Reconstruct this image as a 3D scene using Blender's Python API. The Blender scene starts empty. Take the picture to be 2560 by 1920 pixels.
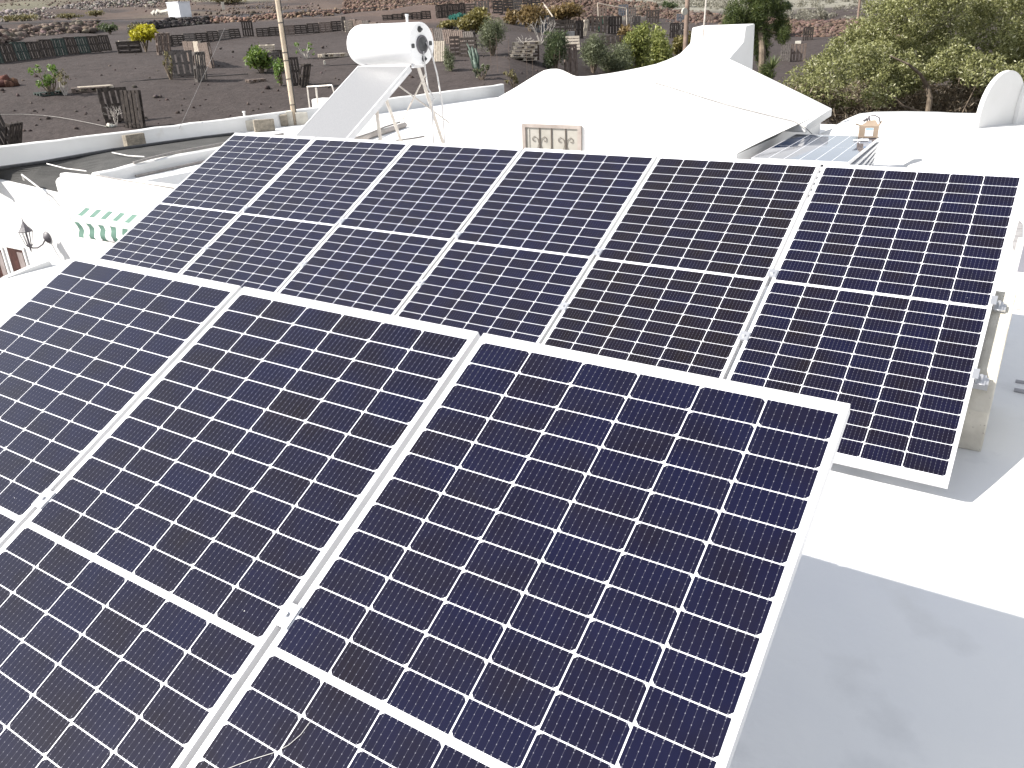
import bpy, math, random
import numpy as np
from mathutils import Vector, Matrix
S = bpy.context.scene
COL = S.collection
# ------------------------------------------------------------------ camera
F = 2023.03                                     # focal length in pixels of the 2560 px wide photograph
CP = np.array([6.41375, -3.32866, 1.88646])     # camera position; world: X along the rows, Y away, Z up, roof at z=0
MR = np.array([[0.84235326, -0.19119773, 0.50386944], [0.5376823, 0.36163245, -0.7616559], [-0.03658866, 0.91250501, 0.40742591]])
cd = bpy.data.cameras.new('camera'); cam = bpy.data.objects.new('camera', cd); COL.objects.link(cam)
M4 = Matrix(MR.tolist()).to_4x4(); M4.translation = Vector(CP.tolist()); cam.matrix_world = M4
cd.sensor_width = 36; cd.lens = F/2560*36; cd.clip_start = 0.05; cd.clip_end = 3000
S.camera = cam
# ------------------------------------------------------------------ light
SUN = Vector((-0.92, -0.83, 1.0)).normalized()  # towards the sun
el = math.asin(SUN.z); az = math.atan2(SUN.x, SUN.y)
w = bpy.data.worlds.new('World'); S.world = w; w.use_nodes = True
nt = w.node_tree; sky = nt.nodes.new('ShaderNodeTexSky'); sky.sky_type = 'NISHITA'; sky.sun_disc = False
sky.sun_elevation = el; sky.sun_rotation = az; sky.altitude = 100; sky.air_density = 1.0; sky.dust_density = 0.6
hs = nt.nodes.new('ShaderNodeHueSaturation'); hs.inputs['Saturation'].default_value = .27; nt.links.new(sky.outputs[0], hs.inputs['Color'])
bg = nt.nodes['Background']; nt.links.new(hs.outputs[0], bg.inputs[0]); bg.inputs[1].default_value = 0.135
sl = bpy.data.lights.new('sun', 'SUN'); sl.energy = 4.4; sl.angle = math.radians(0.5); sl.color = (1, .95, .88)
so = bpy.data.objects.new('sun', sl); COL.objects.link(so); so.rotation_euler = SUN.to_track_quat('Z', 'Y').to_euler()
S.view_settings.view_transform = 'Standard'; S.view_settings.look = 'None'; S.view_settings.gamma = 1
S.view_settings.exposure = 0.98
# ------------------------------------------------------------------ picture point -> world point on a real surface
def ray(x, y): return MR @ np.array([(x-1280)/F, (960-y)/F, -1.0])
def onz(x, y, z=0.): d = ray(x, y); return CP+d*(z-CP[2])/d[2]
def onX(x, y, X): d = ray(x, y); return CP+d*(X-CP[0])/d[0]
def onY(x, y, Y): d = ray(x, y); return CP+d*(Y-CP[1])/d[1]
ZK = [0, 16, 24, 28, 36, 44, 52, 60, 90, 145, 200, 300, 500, 900]
ZV = [-3, -2.6, -1.7, -1.1, .05, .9, 1.35, 1.95, 3.6, 6, 11, 24, 60, 120]
def azof(x): return -33.49+math.degrees(math.atan((x-1280)/F/1.0))
AK = [azof(v) for v in (1300, 1500, 1650, 1980, 2560)]; AV = [1, .78, .66, .6, .6]
def terr(X, Y):
    dx = X-CP[0]; dy = Y-CP[1]; r = np.hypot(dx, dy); a = np.degrees(np.arctan2(dx, dy))
    s = np.interp(a, AK+[60, 120], AV+[.6, 1])
    return np.maximum(-3.2, 1.886+(np.interp(r*s, ZK, ZV)-1.886)/s)
def g(x, y, tmin=14):
    d = ray(x, y); h = math.hypot(d[0], d[1]); t = np.linspace(tmin, 420, 9000)
    z = CP[2]+d[2]/h*t; k = np.argmax(z <= terr(CP[0]+d[0]/h*t, CP[1]+d[1]/h*t)); k = k if k > 0 else len(t)-1
    p = CP+d/h*t[k]; return p
def depth(p): return float(-(MR.T @ (np.array(p)-CP))[2])
V = lambda a: Vector([float(c) for c in a])
# ------------------------------------------------------------------ builders
class MB:
    def __init__(s): s.v = []; s.f = []; s.m = []
    def add(s, vs, fs, m=0):
        o = len(s.v); s.v += [tuple(float(c) for c in p) for p in vs]
        s.f += [tuple(i+o for i in f) for f in fs]; s.m += [m]*len(fs); return s
    def hexa(s, p, m=0): return s.add(p, [(0, 3, 2, 1), (4, 5, 6, 7), (0, 1, 5, 4), (1, 2, 6, 5), (2, 3, 7, 6), (3, 0, 4, 7)], m)
    def box(s, lo, hi, m=0, M=None):
        (a, b, c), (d, e, f) = lo, hi
        p = [(a, b, c), (d, b, c), (d, e, c), (a, e, c), (a, b, f), (d, b, f), (d, e, f), (a, e, f)]
        if M is not None: p = [M @ Vector(q) for q in p]
        return s.hexa(p, m)
    def tube(s, pts, r, n=8, m=0, cap=True):
        pts = [V(p) for p in pts]; rs = r if isinstance(r, (list, tuple)) else [r]*len(pts); o = []
        up = Vector((0, 0, 1)); a = None
        for i, p in enumerate(pts):
            t = (pts[min(i+1, len(pts)-1)]-pts[max(i-1, 0)]).normalized()
            if a is None: a = t.cross(up if abs(t.z) < .9 else Vector((1, 0, 0))).normalized()
            a = (a-t*a.dot(t)).normalized(); b = t.cross(a)
            o.append([p+(a*math.cos(k*2*math.pi/n)+b*math.sin(k*2*math.pi/n))*rs[i] for k in range(n)])
        vs = [q for ring in o for q in ring]
        fs = [(i*n+k, i*n+(k+1) % n, (i+1)*n+(k+1) % n, (i+1)*n+k) for i in range(len(o)-1) for k in range(n)]
        if cap: fs += [tuple(range(n))[::-1], tuple((len(o)-1)*n+k for k in range(n))]
        return s.add(vs, fs, m)
    def lathe(s, prof, o, ax, n=32, m=0):       # prof: (distance along ax, radius)
        ax = V(ax).normalized(); a = ax.cross(Vector((0, 0, 1)) if abs(ax.z) < .9 else Vector((1, 0, 0))).normalized(); b = ax.cross(a)
        vs = [V(o)+ax*t+(a*math.cos(k*2*math.pi/n)+b*math.sin(k*2*math.pi/n))*r for t, r in prof for k in range(n)]
        fs = [(i*n+k, (i+1)*n+k, (i+1)*n+(k+1) % n, i*n+(k+1) % n) for i in range(len(prof)-1) for k in range(n)]
        fs += [tuple(range(n)), tuple((len(prof)-1)*n+k for k in range(n))[::-1]]
        return s.add(vs, fs, m)
    def prism(s, poly, d, m=0):                 # planar polygon extruded by the vector d
        n = len(poly); d = V(d); p = [V(q) for q in poly]
        return s.add(p+[q+d for q in p], [tuple(range(n))[::-1], tuple(range(n, 2*n))]+[(k, (k+1) % n, n+(k+1) % n, n+k) for k in range(n)], m)
    def build(s, name, mats, parent=None, smooth=False, bevel=0):
        me = bpy.data.meshes.new(name); me.from_pydata(s.v, [], s.f)
        for m in (mats if isinstance(mats, (list, tuple)) else [mats]): me.materials.append(m)
        me.polygons.foreach_set('material_index', s.m)
        if smooth: me.polygons.foreach_set('use_smooth', [True]*len(s.f))
        me.update(); ob = bpy.data.objects.new(name, me); COL.objects.link(ob)
        if parent: ob.parent = parent
        if smooth == 'auto': 
            try: me.set_sharp_from_angle(angle=math.radians(40))
            except Exception: pass
        if bevel:
            b = ob.modifiers.new('bevel', 'BEVEL'); b.width = bevel; b.segments = 2; b.limit_method = 'ANGLE'
        return ob
def tag(o, label=None, cat=None, group=None, kind=None):
    for k, v in (('label', label), ('category', cat), ('group', group), ('kind', kind)):
        if v: o[k] = v
    return o
def thing(name, label, cat, loc=(0, 0, 0), group=None, M=None):
    o = bpy.data.objects.new(name, None); COL.objects.link(o); o.empty_display_size = .1
    if M is not None: o.matrix_world = M
    else: o.location = V(loc)
    return tag(o, label, cat, group)
def copy_tree(o, parent=None):
    c = o.copy(); COL.objects.link(c); c.parent = parent
    for ch in [x for x in COL.objects if x.parent == o]: copy_tree(ch, c)
    return c
# ------------------------------------------------------------------ materials
def N(nt, t, **kw):
    n = nt.nodes.new(t)
    for k, v in kw.items(): setattr(n, k, v)
    return n
def mat(name, c1, c2=None, scale=5., rough=.8, bump=.0, bscale=None, metal=0., spec=.5, detail=4, contrast=(.35, .65), spots=None, dist=.02):
    m = bpy.data.materials.new(name); m.use_nodes = True; t = m.node_tree; b = t.nodes['Principled BSDF']
    b.inputs['Roughness'].default_value = rough; b.inputs['Metallic'].default_value = metal; b.inputs['Specular IOR Level'].default_value = spec
    tc = N(t, 'ShaderNodeTexCoord')
    no = N(t, 'ShaderNodeTexNoise'); no.inputs['Scale'].default_value = scale; no.inputs['Detail'].default_value = detail
    t.links.new(tc.outputs['Object'], no.inputs['Vector'])
    cr = N(t, 'ShaderNodeValToRGB'); cr.color_ramp.elements[0].position = contrast[0]; cr.color_ramp.elements[1].position = contrast[1]
    cr.color_ramp.elements[0].color = (*c1, 1); cr.color_ramp.elements[1].color = (*(c2 or c1), 1)
    t.links.new(no.outputs['Fac'], cr.inputs[0]); out = cr.outputs[0]
    if spots:                                    # (colour, scale, threshold)
        n2 = N(t, 'ShaderNodeTexNoise'); n2.inputs['Scale'].default_value = spots[1]; n2.inputs['Detail'].default_value = 6
        t.links.new(tc.outputs['Object'], n2.inputs['Vector'])
        r2 = N(t, 'ShaderNodeValToRGB'); r2.color_ramp.elements[0].position = spots[2]; r2.color_ramp.elements[1].position = spots[2]+.12
        t.links.new(n2.outputs['Fac'], r2.inputs[0]); mx = N(t, 'ShaderNodeMixRGB'); mx.inputs[2].default_value = (*spots[0], 1)
        t.links.new(r2.outputs[0], mx.inputs[0]); t.links.new(out, mx.inputs[1]); out = mx.outputs[0]
    t.links.new(out, b.inputs['Base Color'])
    if bump:
        n3 = N(t, 'ShaderNodeTexNoise'); n3.inputs['Scale'].default_value = bscale or scale*4; n3.inputs['Detail'].default_value = 6
        t.links.new(tc.outputs['Object'], n3.inputs['Vector']); bp = N(t, 'ShaderNodeBump'); bp.inputs['Strength'].default_value = bump; bp.inputs['Distance'].default_value = dist
        t.links.new(n3.outputs['Fac'], bp.inputs['Height']); t.links.new(bp.outputs[0], b.inputs['Normal'])
    return m
def leafmat(name, ca, cb, cc=None):
    m = bpy.data.materials.new(name); m.use_nodes = True; t = m.node_tree; b = t.nodes['Principled BSDF']; b.inputs['Roughness'].default_value = .55
    ge = N(t, 'ShaderNodeNewGeometry'); cr = N(t, 'ShaderNodeValToRGB'); e = cr.color_ramp.elements
    e[0].color = (*ca, 1); e[1].color = (*cb, 1)
    if cc: q = e.new(.85); q.color = (*cb, 1); e[2].color = (*cc, 1)
    t.links.new(ge.outputs['Random Per Island'], cr.inputs[0]); t.links.new(cr.outputs[0], b.inputs['Base Color'])
    tr = N(t, 'ShaderNodeBsdfTranslucent'); t.links.new(cr.outputs[0], tr.inputs[0]); mx = N(t, 'ShaderNodeMixShader'); mx.inputs[0].default_value = .36
    t.links.new(b.outputs[0], mx.inputs[1]); t.links.new(tr.outputs[0], mx.inputs[2]); t.links.new(mx.outputs[0], t.nodes['Material Output'].inputs[0])
    return m
WHITE = mat('white_plaster', (.655, .65, .635), (.71, .705, .695), 1.3, .9, .35, 14, spots=((.57, .55, .52), 2.2, .66), dist=.01)
ROOFW = mat('white_roof_paint', (.68, .685, .70), (.77, .765, .75), .8, .8, .45, 11, spots=((.65, .65, .65), 3.1, .56), dist=.012)
FRAME = mat('anodised_frame', (.60, .60, .61), (.66, .66, .67), 3, .35, 0, metal=.15)
ALU = mat('aluminium', (.62, .63, .65), (.7, .7, .72), 8, .35, metal=.8)
BACK = mat('white_backsheet', (.78, .79, .83), (.80, .81, .85), 3, .3)
CONC = mat('beige_concrete', (.47, .44, .38), (.58, .55, .48), 9, .95, .5, 60, spots=((.14, .12, .1), 70, .66), dist=.008)
CONCD = mat('old_concrete_block', (.20, .175, .14), (.33, .29, .23), 14, .95, .9, 60, spots=((.10, .085, .07), 30, .58), dist=.02)
def wood(n, a, b): return mat(n, a, b, 7, .9, .4, 30, contrast=(.3, .7))
PW = dict(dark=wood('dark_weathered_wood', (.022, .017, .015), (.078, .062, .052)), brown=wood('brown_weathered_wood', (.10, .075, .062), (.22, .17, .145)),
          light=wood('pale_sunlit_wood', (.36, .31, .25), (.55, .49, .41)), grey=wood('grey_weathered_wood', (.065, .056, .052), (.17, .15, .135)),  # the pale wood has sunlight put into its colour
          blue=wood('bluish_painted_wood', (.06, .07, .085), (.13, .145, .17)), green=wood('greenish_weathered_wood', (.02, .032, .028), (.06, .08, .07)))
# glossy cells with nine thin busbars and solder dots
def cellmat():
    m = bpy.data.materials.new('silicon_cell'); m.use_nodes = True; t = m.node_tree; b = t.nodes['Principled BSDF']; L = t.links.new
    def mth(op, a, bb=None, c=None):
        n = N(t, 'ShaderNodeMath', operation=op)
        for i, v in enumerate((a, bb, c)):
            if v is None: continue
            if isinstance(v, (int, float)): n.inputs[i].default_value = v
            else: L(v, n.inputs[i])
        return n.outputs[0]
    uv = N(t, 'ShaderNodeUVMap'); sp = N(t, 'ShaderNodeSeparateXYZ'); L(uv.outputs[0], sp.inputs[0])
    u, v = sp.outputs[0], sp.outputs[1]
    du = mth('ABSOLUTE', mth('SUBTRACT', mth('FRACT', u), .5)); dv = mth('ABSOLUTE', mth('SUBTRACT', mth('FRACT', v), .5))
    line = mth('LESS_THAN', du, .022); dot = mth('MULTIPLY', mth('LESS_THAN', du, .05), mth('LESS_THAN', dv, .08))
    edge = mth('MULTIPLY', mth('LESS_THAN', du, .07), mth('GREATER_THAN', mth('ABSOLUTE', mth('SUBTRACT', mth('DIVIDE', v, 5.0), .5)), .455))
    at = N(t, 'ShaderNodeAttribute', attribute_name='tone')
    cr = N(t, 'ShaderNodeValToRGB'); e = cr.color_ramp.elements
    e[0].color = (.0068, .0044, .0064, 1); e[1].color = (.0040, .0043, .0205, 1); q = e.new(.5); q.color = (.0052, .0042, .0128, 1)
    tc = N(t, 'ShaderNodeTexCoord'); no = N(t, 'ShaderNodeTexNoise'); no.inputs['Scale'].default_value = 9; L(tc.outputs['Object'], no.inputs['Vector'])
    n4 = N(t, 'ShaderNodeTexNoise'); n4.inputs['Scale'].default_value = 7; n4.inputs['Detail'].default_value = 3; L(tc.outputs['Object'], n4.inputs['Vector'])
    L(mth('ADD', at.outputs['Fac'], mth('MULTIPLY', mth('SUBTRACT', n4.outputs['Fac'], .5), 1.5)), cr.inputs[0])
    dust = N(t, 'ShaderNodeMixRGB', blend_type='ADD'); dust.inputs[2].default_value = (.009, .009, .012, 1)
    L(mth('MULTIPLY', mth('SUBTRACT', no.outputs['Fac'], .35), .55), dust.inputs[0]); L(cr.outputs[0], dust.inputs[1])
    m1 = N(t, 'ShaderNodeMixRGB'); m1.inputs[2].default_value = (.055, .055, .075, 1); L(line, m1.inputs[0]); L(dust.outputs[0], m1.inputs[1])
    m2 = N(t, 'ShaderNodeMixRGB'); m2.inputs[2].default_value = (.15, .15, .18, 1); L(mth('MAXIMUM', dot, edge), m2.inputs[0]); L(m1.outputs[0], m2.inputs[1])
    vo = N(t, 'ShaderNodeTexVoronoi'); vo.inputs['Scale'].default_value = 9; L(tc.outputs['Object'], vo.inputs['Vector'])
    m3 = N(t, 'ShaderNodeMixRGB'); m3.inputs[2].default_value = (.5, .5, .5, 1); L(mth('LESS_THAN', vo.outputs['Distance'], .013), m3.inputs[0]); L(m2.outputs[0], m3.inputs[1])
    L(m3.outputs[0], b.inputs['Base Color']); b.inputs['Roughness'].default_value = .085; b.inputs['IOR'].default_value = 1.33
    return m
CELL = cellmat()
# ------------------------------------------------------------------ solar panels
PWD, PH, TILT = 1.038, 2.094, math.radians(26.85)
CW, GX, PY, CG = .1638, .0038, .0838, .0155
MX = (PWD-6*CW-5*GX)/2; MY = (PH-24*PY-CG)/2
def cells(seed, blue):
    rnd = random.Random(seed); v = []; f = []; uvs = []; tone = []
    for c in range(6):
        colt = rnd.uniform(-.12, .12)
        for r in range(24):
            x = MX+c*(CW+GX); y = MY+r*PY+(CG if r >= 12 else 0)+.0016; h = PY-.0030
            k = .0088; top = (c % 2 == 0)
            if r == 0 and False: top = False
            if top: P = [(0, 0), (CW, 0), (CW, h-k), (CW-k, h), (k, h), (0, h-k)]
            else: P = [(k, 0), (CW-k, 0), (CW, k), (CW, h), (0, h), (0, k)]
            o = len(v); v += [(x+a, y+b, .0006) for a, b in P]; f.append(tuple(range(o, o+6)))
            uvs += [(a/CW*9, b/h*5) for a, b in P]; tone.append(min(1, max(0, blue+colt+rnd.gauss(0, .09))))
    me = bpy.data.meshes.new('solar_cells'); me.from_pydata(v, [], f); me.materials.append(CELL)
    ul = me.uv_layers.new(name='UVMap'); ul.data.foreach_set('uv', [q for p in uvs for q in p])
    at = me.attributes.new('tone', 'FLOAT', 'FACE'); at.data.foreach_set('value', tone)
    return me
def panel_parts(root, seed, blue):
    fr = MB(); w_, d_ = .011, .035
    for lo, hi in (((0, 0), (w_, PH)), ((PWD-w_, 0), (PWD, PH)), ((w_, 0), (PWD-w_, w_)), ((w_, PH-w_), (PWD-w_, PH))):
        fr.box((lo[0], lo[1], -d_), (hi[0], hi[1], 0))
    fr.build('frame', FRAME, root)
    lam = MB().box((w_, w_, -.006), (PWD-w_, PH-w_, -.0015)); 
    lo = lam.build('laminate', BACK, root)
    ce = bpy.data.objects.new('solar_cells', cells(seed, blue)); COL.objects.link(ce); ce.parent = lo; ce.location.z = -.0015
CT, ST = math.cos(TILT), math.sin(TILT)
def slopeM(x, y, z, rx=0, rz=0):                # frame with local x along the row, y up the slope
    return Matrix.Translation((x, y, z)) @ Matrix(((1, 0, 0, 0), (0, CT, -ST, 0), (0, ST, CT, 0), (0, 0, 0, 1))) @ Matrix.Rotation(rx, 4, 'X') @ Matrix.Rotation(rz, 4, 'Z')
ordn = ['first', 'second', 'third', 'fourth', 'fifth', 'sixth']
for i in range(6):
    lab = {0: 'tilted solar panel at the far left end of the rear row, nearest the courtyard', 5: 'tilted solar panel at the right end of the rear row, above the concrete wedge'}.get(i, '%s solar panel from the left in the rear row of six' % ordn[i])
    r = thing('solar_panel', lab, 'solar panel', group='solar panels in the rear row', M=slopeM(i*1.058, 0, .10))
    panel_parts(r, 10+i, [.84, .82, .74, .68, .34, .55][i])
for i in range(3):
    lab = ['leftmost solar panel of the front row, running out of the photo on the left', 'middle solar panel of the front row with a clamp on each long side', 'large solar panel at the right end of the front row, beside the shaded roof'][i]
    r = thing('solar_panel', lab, 'solar panel', group='solar panels in the front row', M=slopeM(2.982+i*1.058, -3.35, .10))
    panel_parts(r, 30+i, [.88, .72, .80][i])
# rails with clamps
def rail(name, label, x0, x1, y0, v, seams, ends):
    r = thing(name, label, 'rail', group='aluminium rails clamping the solar panels', M=slopeM(0, y0, .10))
    MB().box((x0, v-.02, -.078), (x1, v+.02, -.0365)).build('beam', ALU, r)
    for s in seams:
        b = MB().box((s-.024, v-.03, .0005), (s+.024, v+.03, .0035)).box((s-.0095, v-.03, -.036), (s+.0095, v+.03, .0005))
        b.lathe([(0, .0075), (.007, .0075)], (s, v, .0035), (0, 0, 1), 6); b.build('clamp', ALU, r)
    for s in ends:
        b = MB().box((s-.012, v-.03, .0005), (s+.014, v+.03, .0035)).box((s+.003, v-.03, -.036), (s+.008, v+.03, .0005)).box((s+.008, v-.03, -.036), (s+.045, v+.03, -.032))
        b.lathe([(0, .008), (.03, .008)], (s+.025, v, -.032), (0, 0, 1), 6); b.build('clamp', ALU, r)
xs = [PWD+.01+i*1.058 for i in range(5)]
rail('mounting_rail', 'aluminium rail under the middle of the rear row of panels', -.03, 6.385, 0, 1.10, xs, [5*1.058+PWD])
rail('mounting_rail', 'aluminium rail under the lower half of the rear row of panels', -.03, 6.385, 0, .62, xs, [5*1.058+PWD])
rail('mounting_rail', 'aluminium rail under the middle of the front row of panels', 2.95, 6.16, -3.35, 1.13, [2.982+PWD+.01, 2.982+PWD+1.068], [])
# concrete ballast wedges
def wedge(x0, x1, y0, y1, zo, label):
    poly = [(x0, y0, 0), (x0, y1, 0), (x0, y1, y1*ST/CT+.10-.06), (x0, y0+.09, (y0+.09)*ST/CT+.10-.06), (x0, y0, .2)]
    o = MB().prism(poly, (x1-x0, 0, 0)).build('concrete_wedge', CONC, bevel=.006)
    tag(o, label, 'ballast block', 'concrete ballast wedges')
wedge(6.12, 6.415, .56, 1.12, .225, 'speckled beige concrete wedge beneath the right end of the rear row')
for k, nm_ in ((1, 'leftmost'), (3, 'middle')): wedge(k*1.058-.15, k*1.058+.13, .56, 1.24, .225, nm_+' concrete wedge, standing in the shade under the rear row of panels')
# ------------------------------------------------------------------ the white house
H = thing('white_house', 'low whitewashed house with flat roofs, chimney and curved parapets', 'house')
sl_ = MB()
sl_.box((-1.17, -9, -3), (6.9, 3.198, -.06)).box((6.9, -9, -3), (16, 1.35, 0))
sl_.box((6.9, 1.352, -3), (16, 3.2, -.05))
sl_.box((-5.72, 3.2, -3), (-4.5, 16.5, -.0002)).box((-4.498, 3.2, -3), (-.3, 8.4, -.9)).box((-4.498, 3.2, -.898), (-.3, 3.42, -.0004)).box((-4.498, 8.402, -3), (-.3, 16.5, -.0004)).box((-.298, 3.202, -3), (5.95, 4.4, -.0006)).box((-.298, 4.402, -3), (5.95, 9.3, -.0004)).box((5.952, 3.202, -3), (6.9, 9.3, -.0006)).box((-.298, 9.302, -3), (6.9, 12.6, -.0006)).box((6.902, 3.202, -3), (18, 12.6, -.0008))  # sunken floor under the heater is made up so its shadow stays hidden
sl_.hexa([(-9.9, 3.4, -3), (-5.722, 3.4, -3), (-5.722, 5, -3), (-8.6, 5, -3), (-9.9, 3.4, -.3), (-5.722, 3.4, -.32), (-5.722, 5, -.0001), (-8.6, 5, -.0001)])
sl_.box((-8.6, 5.002, -3), (-5.722, 16.5, -.0003))
nx, ny = 100, 150; rr_ = random.Random(8); ph = [(rr_.uniform(.6, 4.5), rr_.uniform(.6, 4.5), rr_.uniform(0, 6.28)) for _ in range(14)]
gv_ = [(-1.17+(6.9+1.17)*i/nx, -9+12.2*j/ny) for j in range(ny+1) for i in range(nx+1)]
hz = lambda x, y: .0040*sum(math.sin(a*x+b*y+c)/(.4+.3*math.hypot(a, b)) for a, b, c in ph)*min(1, max(0, (3.2-y)/.6))*min(1, max(0, (6.9-x)/.4)+.0)
o_ = len(sl_.v); sl_.add([(x, y, hz(x, y)) for x, y in gv_], [(j*(nx+1)+i, j*(nx+1)+i+1, (j+1)*(nx+1)+i+1, (j+1)*(nx+1)+i) for j in range(ny) for i in range(nx)])
sl_.box((-1.168, -8.99, -.0605), (-1.11, 3.19, -.02)).box((6.85, -8.99, -.0605), (6.9, 3.19, -.012))
sl_.build('flat_roof', ROOFW, H)
def parapet(pts, w_, h0, h1, name='parapet', m=WHITE, z0=0, seed=1, nx=0.):
    rnd = random.Random(seed); b = MB(); n = len(pts); L = []
    P = []
    for i in range(n-1):
        k = max(2, int((V(pts[i+1])-V(pts[i])).length/.35))
        for j in range(k): P.append(V(pts[i]).lerp(V(pts[i+1]), j/k))
    P.append(V(pts[-1])); vs = []
    for i, p in enumerate(P):
        t = (P[min(i+1, len(P)-1)]-P[max(i-1, 0)]); t.z = 0; t.normalize(); s = Vector((-t.y, t.x, 0))*w_/2
        h = h0+(h1-h0)*i/(len(P)-1)+rnd.uniform(-.008, .008); jx = rnd.uniform(-.006, .006)
        vs += [p-s+Vector((0, 0, z0)), p-s*.92+Vector((jx, 0, h-.02)), p-s*.6+Vector((0, 0, h)), p+s*.6+Vector((0, 0, h)), p+s*.92+Vector((jx, 0, h-.02)), p+s+Vector((0, 0, z0))]
    fs = [(i*6+k, i*6+k+1, (i+1)*6+k+1, (i+1)*6+k) for i in range(len(P)-1) for k in range(5)]
    fs += [tuple(range(6))[::-1], tuple((len(P)-1)*6+k for k in range(6))]
    b.add(vs, fs); return b.build(name, m, H, smooth='auto')
parapet([(-8.6, 3.42, 0), (-8.25, 5.5, 0), (-7.95, 8.9, 0), (-7.6, 12, 0), (-7.1, 17.2, 0)], .16, .30, .30, seed=1, z0=-.4)
parapet([(-4.9, 3.3, 0), (-5.05, 4.0, 0), (-5.2, 4.8, 0), (-5.2, 6.0, 0), (-4.9, 8.0, 0)], .16, .16, .20, seed=2)
parapet([(-5.66, 3.27, 0), (-4.5, 3.27, 0), (-1.2, 3.27, 0)], .13, .13, .10, seed=3)
MB().prism([(-1.165, .03, 0), (-1.165, .46, 0), (-1.165, .44, .055), (-1.165, .25, .035)], (.07, 0, 0)).build('roof_kerb', WHITE, H)
# courtyard walls
cw = MB()
cw.hexa([(-14, 3.28, -3.1), (-5.7, 3.28, -3.1), (-5.7, 3.4, -3.1), (-14, 3.4, -3.1), (-14, 3.28, .25), (-5.7, 3.28, -.245), (-5.7, 3.4, -.245), (-14, 3.4, .25)])
cw.build('courtyard_wall', WHITE, H)
qd = MB().box((-5.74, 3.17, -3.1), (-1.1, 3.2, .02)).lathe([(0, .13), (3.05, .13), (3.1, .10), (3.13, .04)], (-5.66, 3.27, -3.05), (0, 0, 1), 20)
qd.build('courtyard_wall', WHITE, H, smooth='auto')
# doors in the courtyard wall
def door(px0, px1, lab):
    a = onY(px0, 617, 3.28); b = onY(px1, 618, 3.28); x0, x1 = float(a[0]), float(b[0]); zt_ = float(a[2])
    d = MB().box((x0, 3.262, -3.05), (x1, 3.279, zt_)).build('door', DOORW, H); d['label'] = lab
    MB().box((x0+(x1-x0)*.62, 3.250, -2.9), (x1-.02, 3.261, zt_-.05)).build('door_panel', DOORL, d)
    MB().box((x0-.05, 3.255, -3.05), (x0, 3.279, zt_+.05)).box((x1, 3.255, -3.05), (x1+.05, 3.279, zt_+.05)).box((x0, 3.255, zt_), (x1, 3.279, zt_+.05)).build('door_frame', WHITE, d)
DOORW = mat('reddish_brown_wood', (.030, .010, .007), (.075, .03, .024), 6, .5, .2, 20)
DOORL = mat('greyed_wood', (.22, .18, .17), (.3, .26, .25), 6, .6)
door(19, 57, 'reddish brown door leaf with a pale grey edge'); door(-28, 4, 'reddish brown door leaf at the picture edge')
# pitched and humped roof with front wall
R_ = [(1100, 268), (1180, 257), (1236, 249), (1262, 234), (1290, 218), (1325, 196), (1345, 184), (1360, 176), (1376, 172.5), (1392, 172), (1405, 175), (1418, 181), (1430, 187), (1442, 191), (1465, 190.5), (1490, 188), (1525, 183),
      (1560, 177), (1600, 169), (1640, 160), (1665, 151), (1690, 140), (1725, 120), (1775, 132), (1822, 147), (1855, 162), (1886, 177), (1950, 208), (2020, 242), (2080, 272)]
rid = [onY(x, y, 9.0) for x, y in R_]; n = len(rid)
Fk = [-3.2, -1.9, -1.0, -.3, .2, 1.0, 2.0, 3.3]; Fz = [.01, .04, .30, .62, .66, .62, .50, .37]
front = []
for p in rid:
    x = -2.9+(float(p[0])+2.9)*(3.3+2.9)/(float(rid[-1][0])+2.9) if p[0] > -2.9 else float(p[0])
    if x < -.12: front.append((min(x, -.3), 8.42, .0)); continue  # left front shaped to stay clear of the water heater's shadow
    front.append((min(x, 3.3), 6.95 if x < 1.2 else 6.95-(x-1.2)*.26, float(np.interp(x, Fk, Fz))))
pr = MB(); rows = 7; vs = []
for j in range(rows+1):
    t = j/rows
    for i in range(n):
        a, b = front[i], rid[i]
        x = a[0]+(b[0]-a[0])*t; y = a[1]+(b[1]-a[1])*t; z = a[2]+(b[2]-a[2])*(t**.9)
        vs.append((x, y, z))
fs = [(j*n+i, j*n+i+1, (j+1)*n+i+1, (j+1)*n+i) for j in range(rows) for i in range(n-1)]
o = len(vs); vs += [(a[0], a[1], -.95) for a in front]; fs += [(o+i, o+i+1, i+1, i) for i in range(n-1)]
o2 = len(vs); vs += [(p[0]-.12-.5*max(0, (i-n+5)/4), p[1]+.6, min(p[2]-.25, 1.0)) for i, p in enumerate(rid)]; fs += [(rows*n+i, rows*n+i+1, o2+i+1, o2+i) for i in range(n-1)]
o3 = len(vs); vs += [(p[0]-.12-.5*max(0, (i-n+5)/4), p[1]+.6, -.05) for i, p in enumerate(rid)]; fs += [(o2+i, o2+i+1, o3+i+1, o3+i) for i in range(n-1)]
vs_pr, fs_pr = vs, fs; pr.add(vs, fs); pr.build('pitched_roof', WHITE, H, smooth='auto')
# right gable: shaded side wall, eave slab
A_ = V(onY(2080, 272, 9.0)); E_ = onY(2017, 312, 8.0)
gw = MB()
gw.prism([(3.3, front[-1][1], -.6), (3.3, 10.5, -.6), (3.3, 10.5, .35), (3.3, 8.7, .42), (3.3, 8.0, .36), (3.3, 7.2, .36), (3.3, front[-1][1]+.02, .365)], (-.18, 0, 0))
gw.build('gable_wall', WHITE, H)
ev = MB(); e0 = V(E_); e1 = A_
ev.hexa([e0+Vector((-.5, .05, -.10)), e0+Vector((0, 0, -.10)), e1+Vector((0, .02, -.10)), e1+Vector((-.7, 0, -.02)), e0+Vector((-.5, .05, 0.0)), e0, e1+Vector((0, .02, 0.003)), e1+Vector((-.7, 0, .28))])
ev.build('eave', WHITE, H, bevel=.015)
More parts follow.
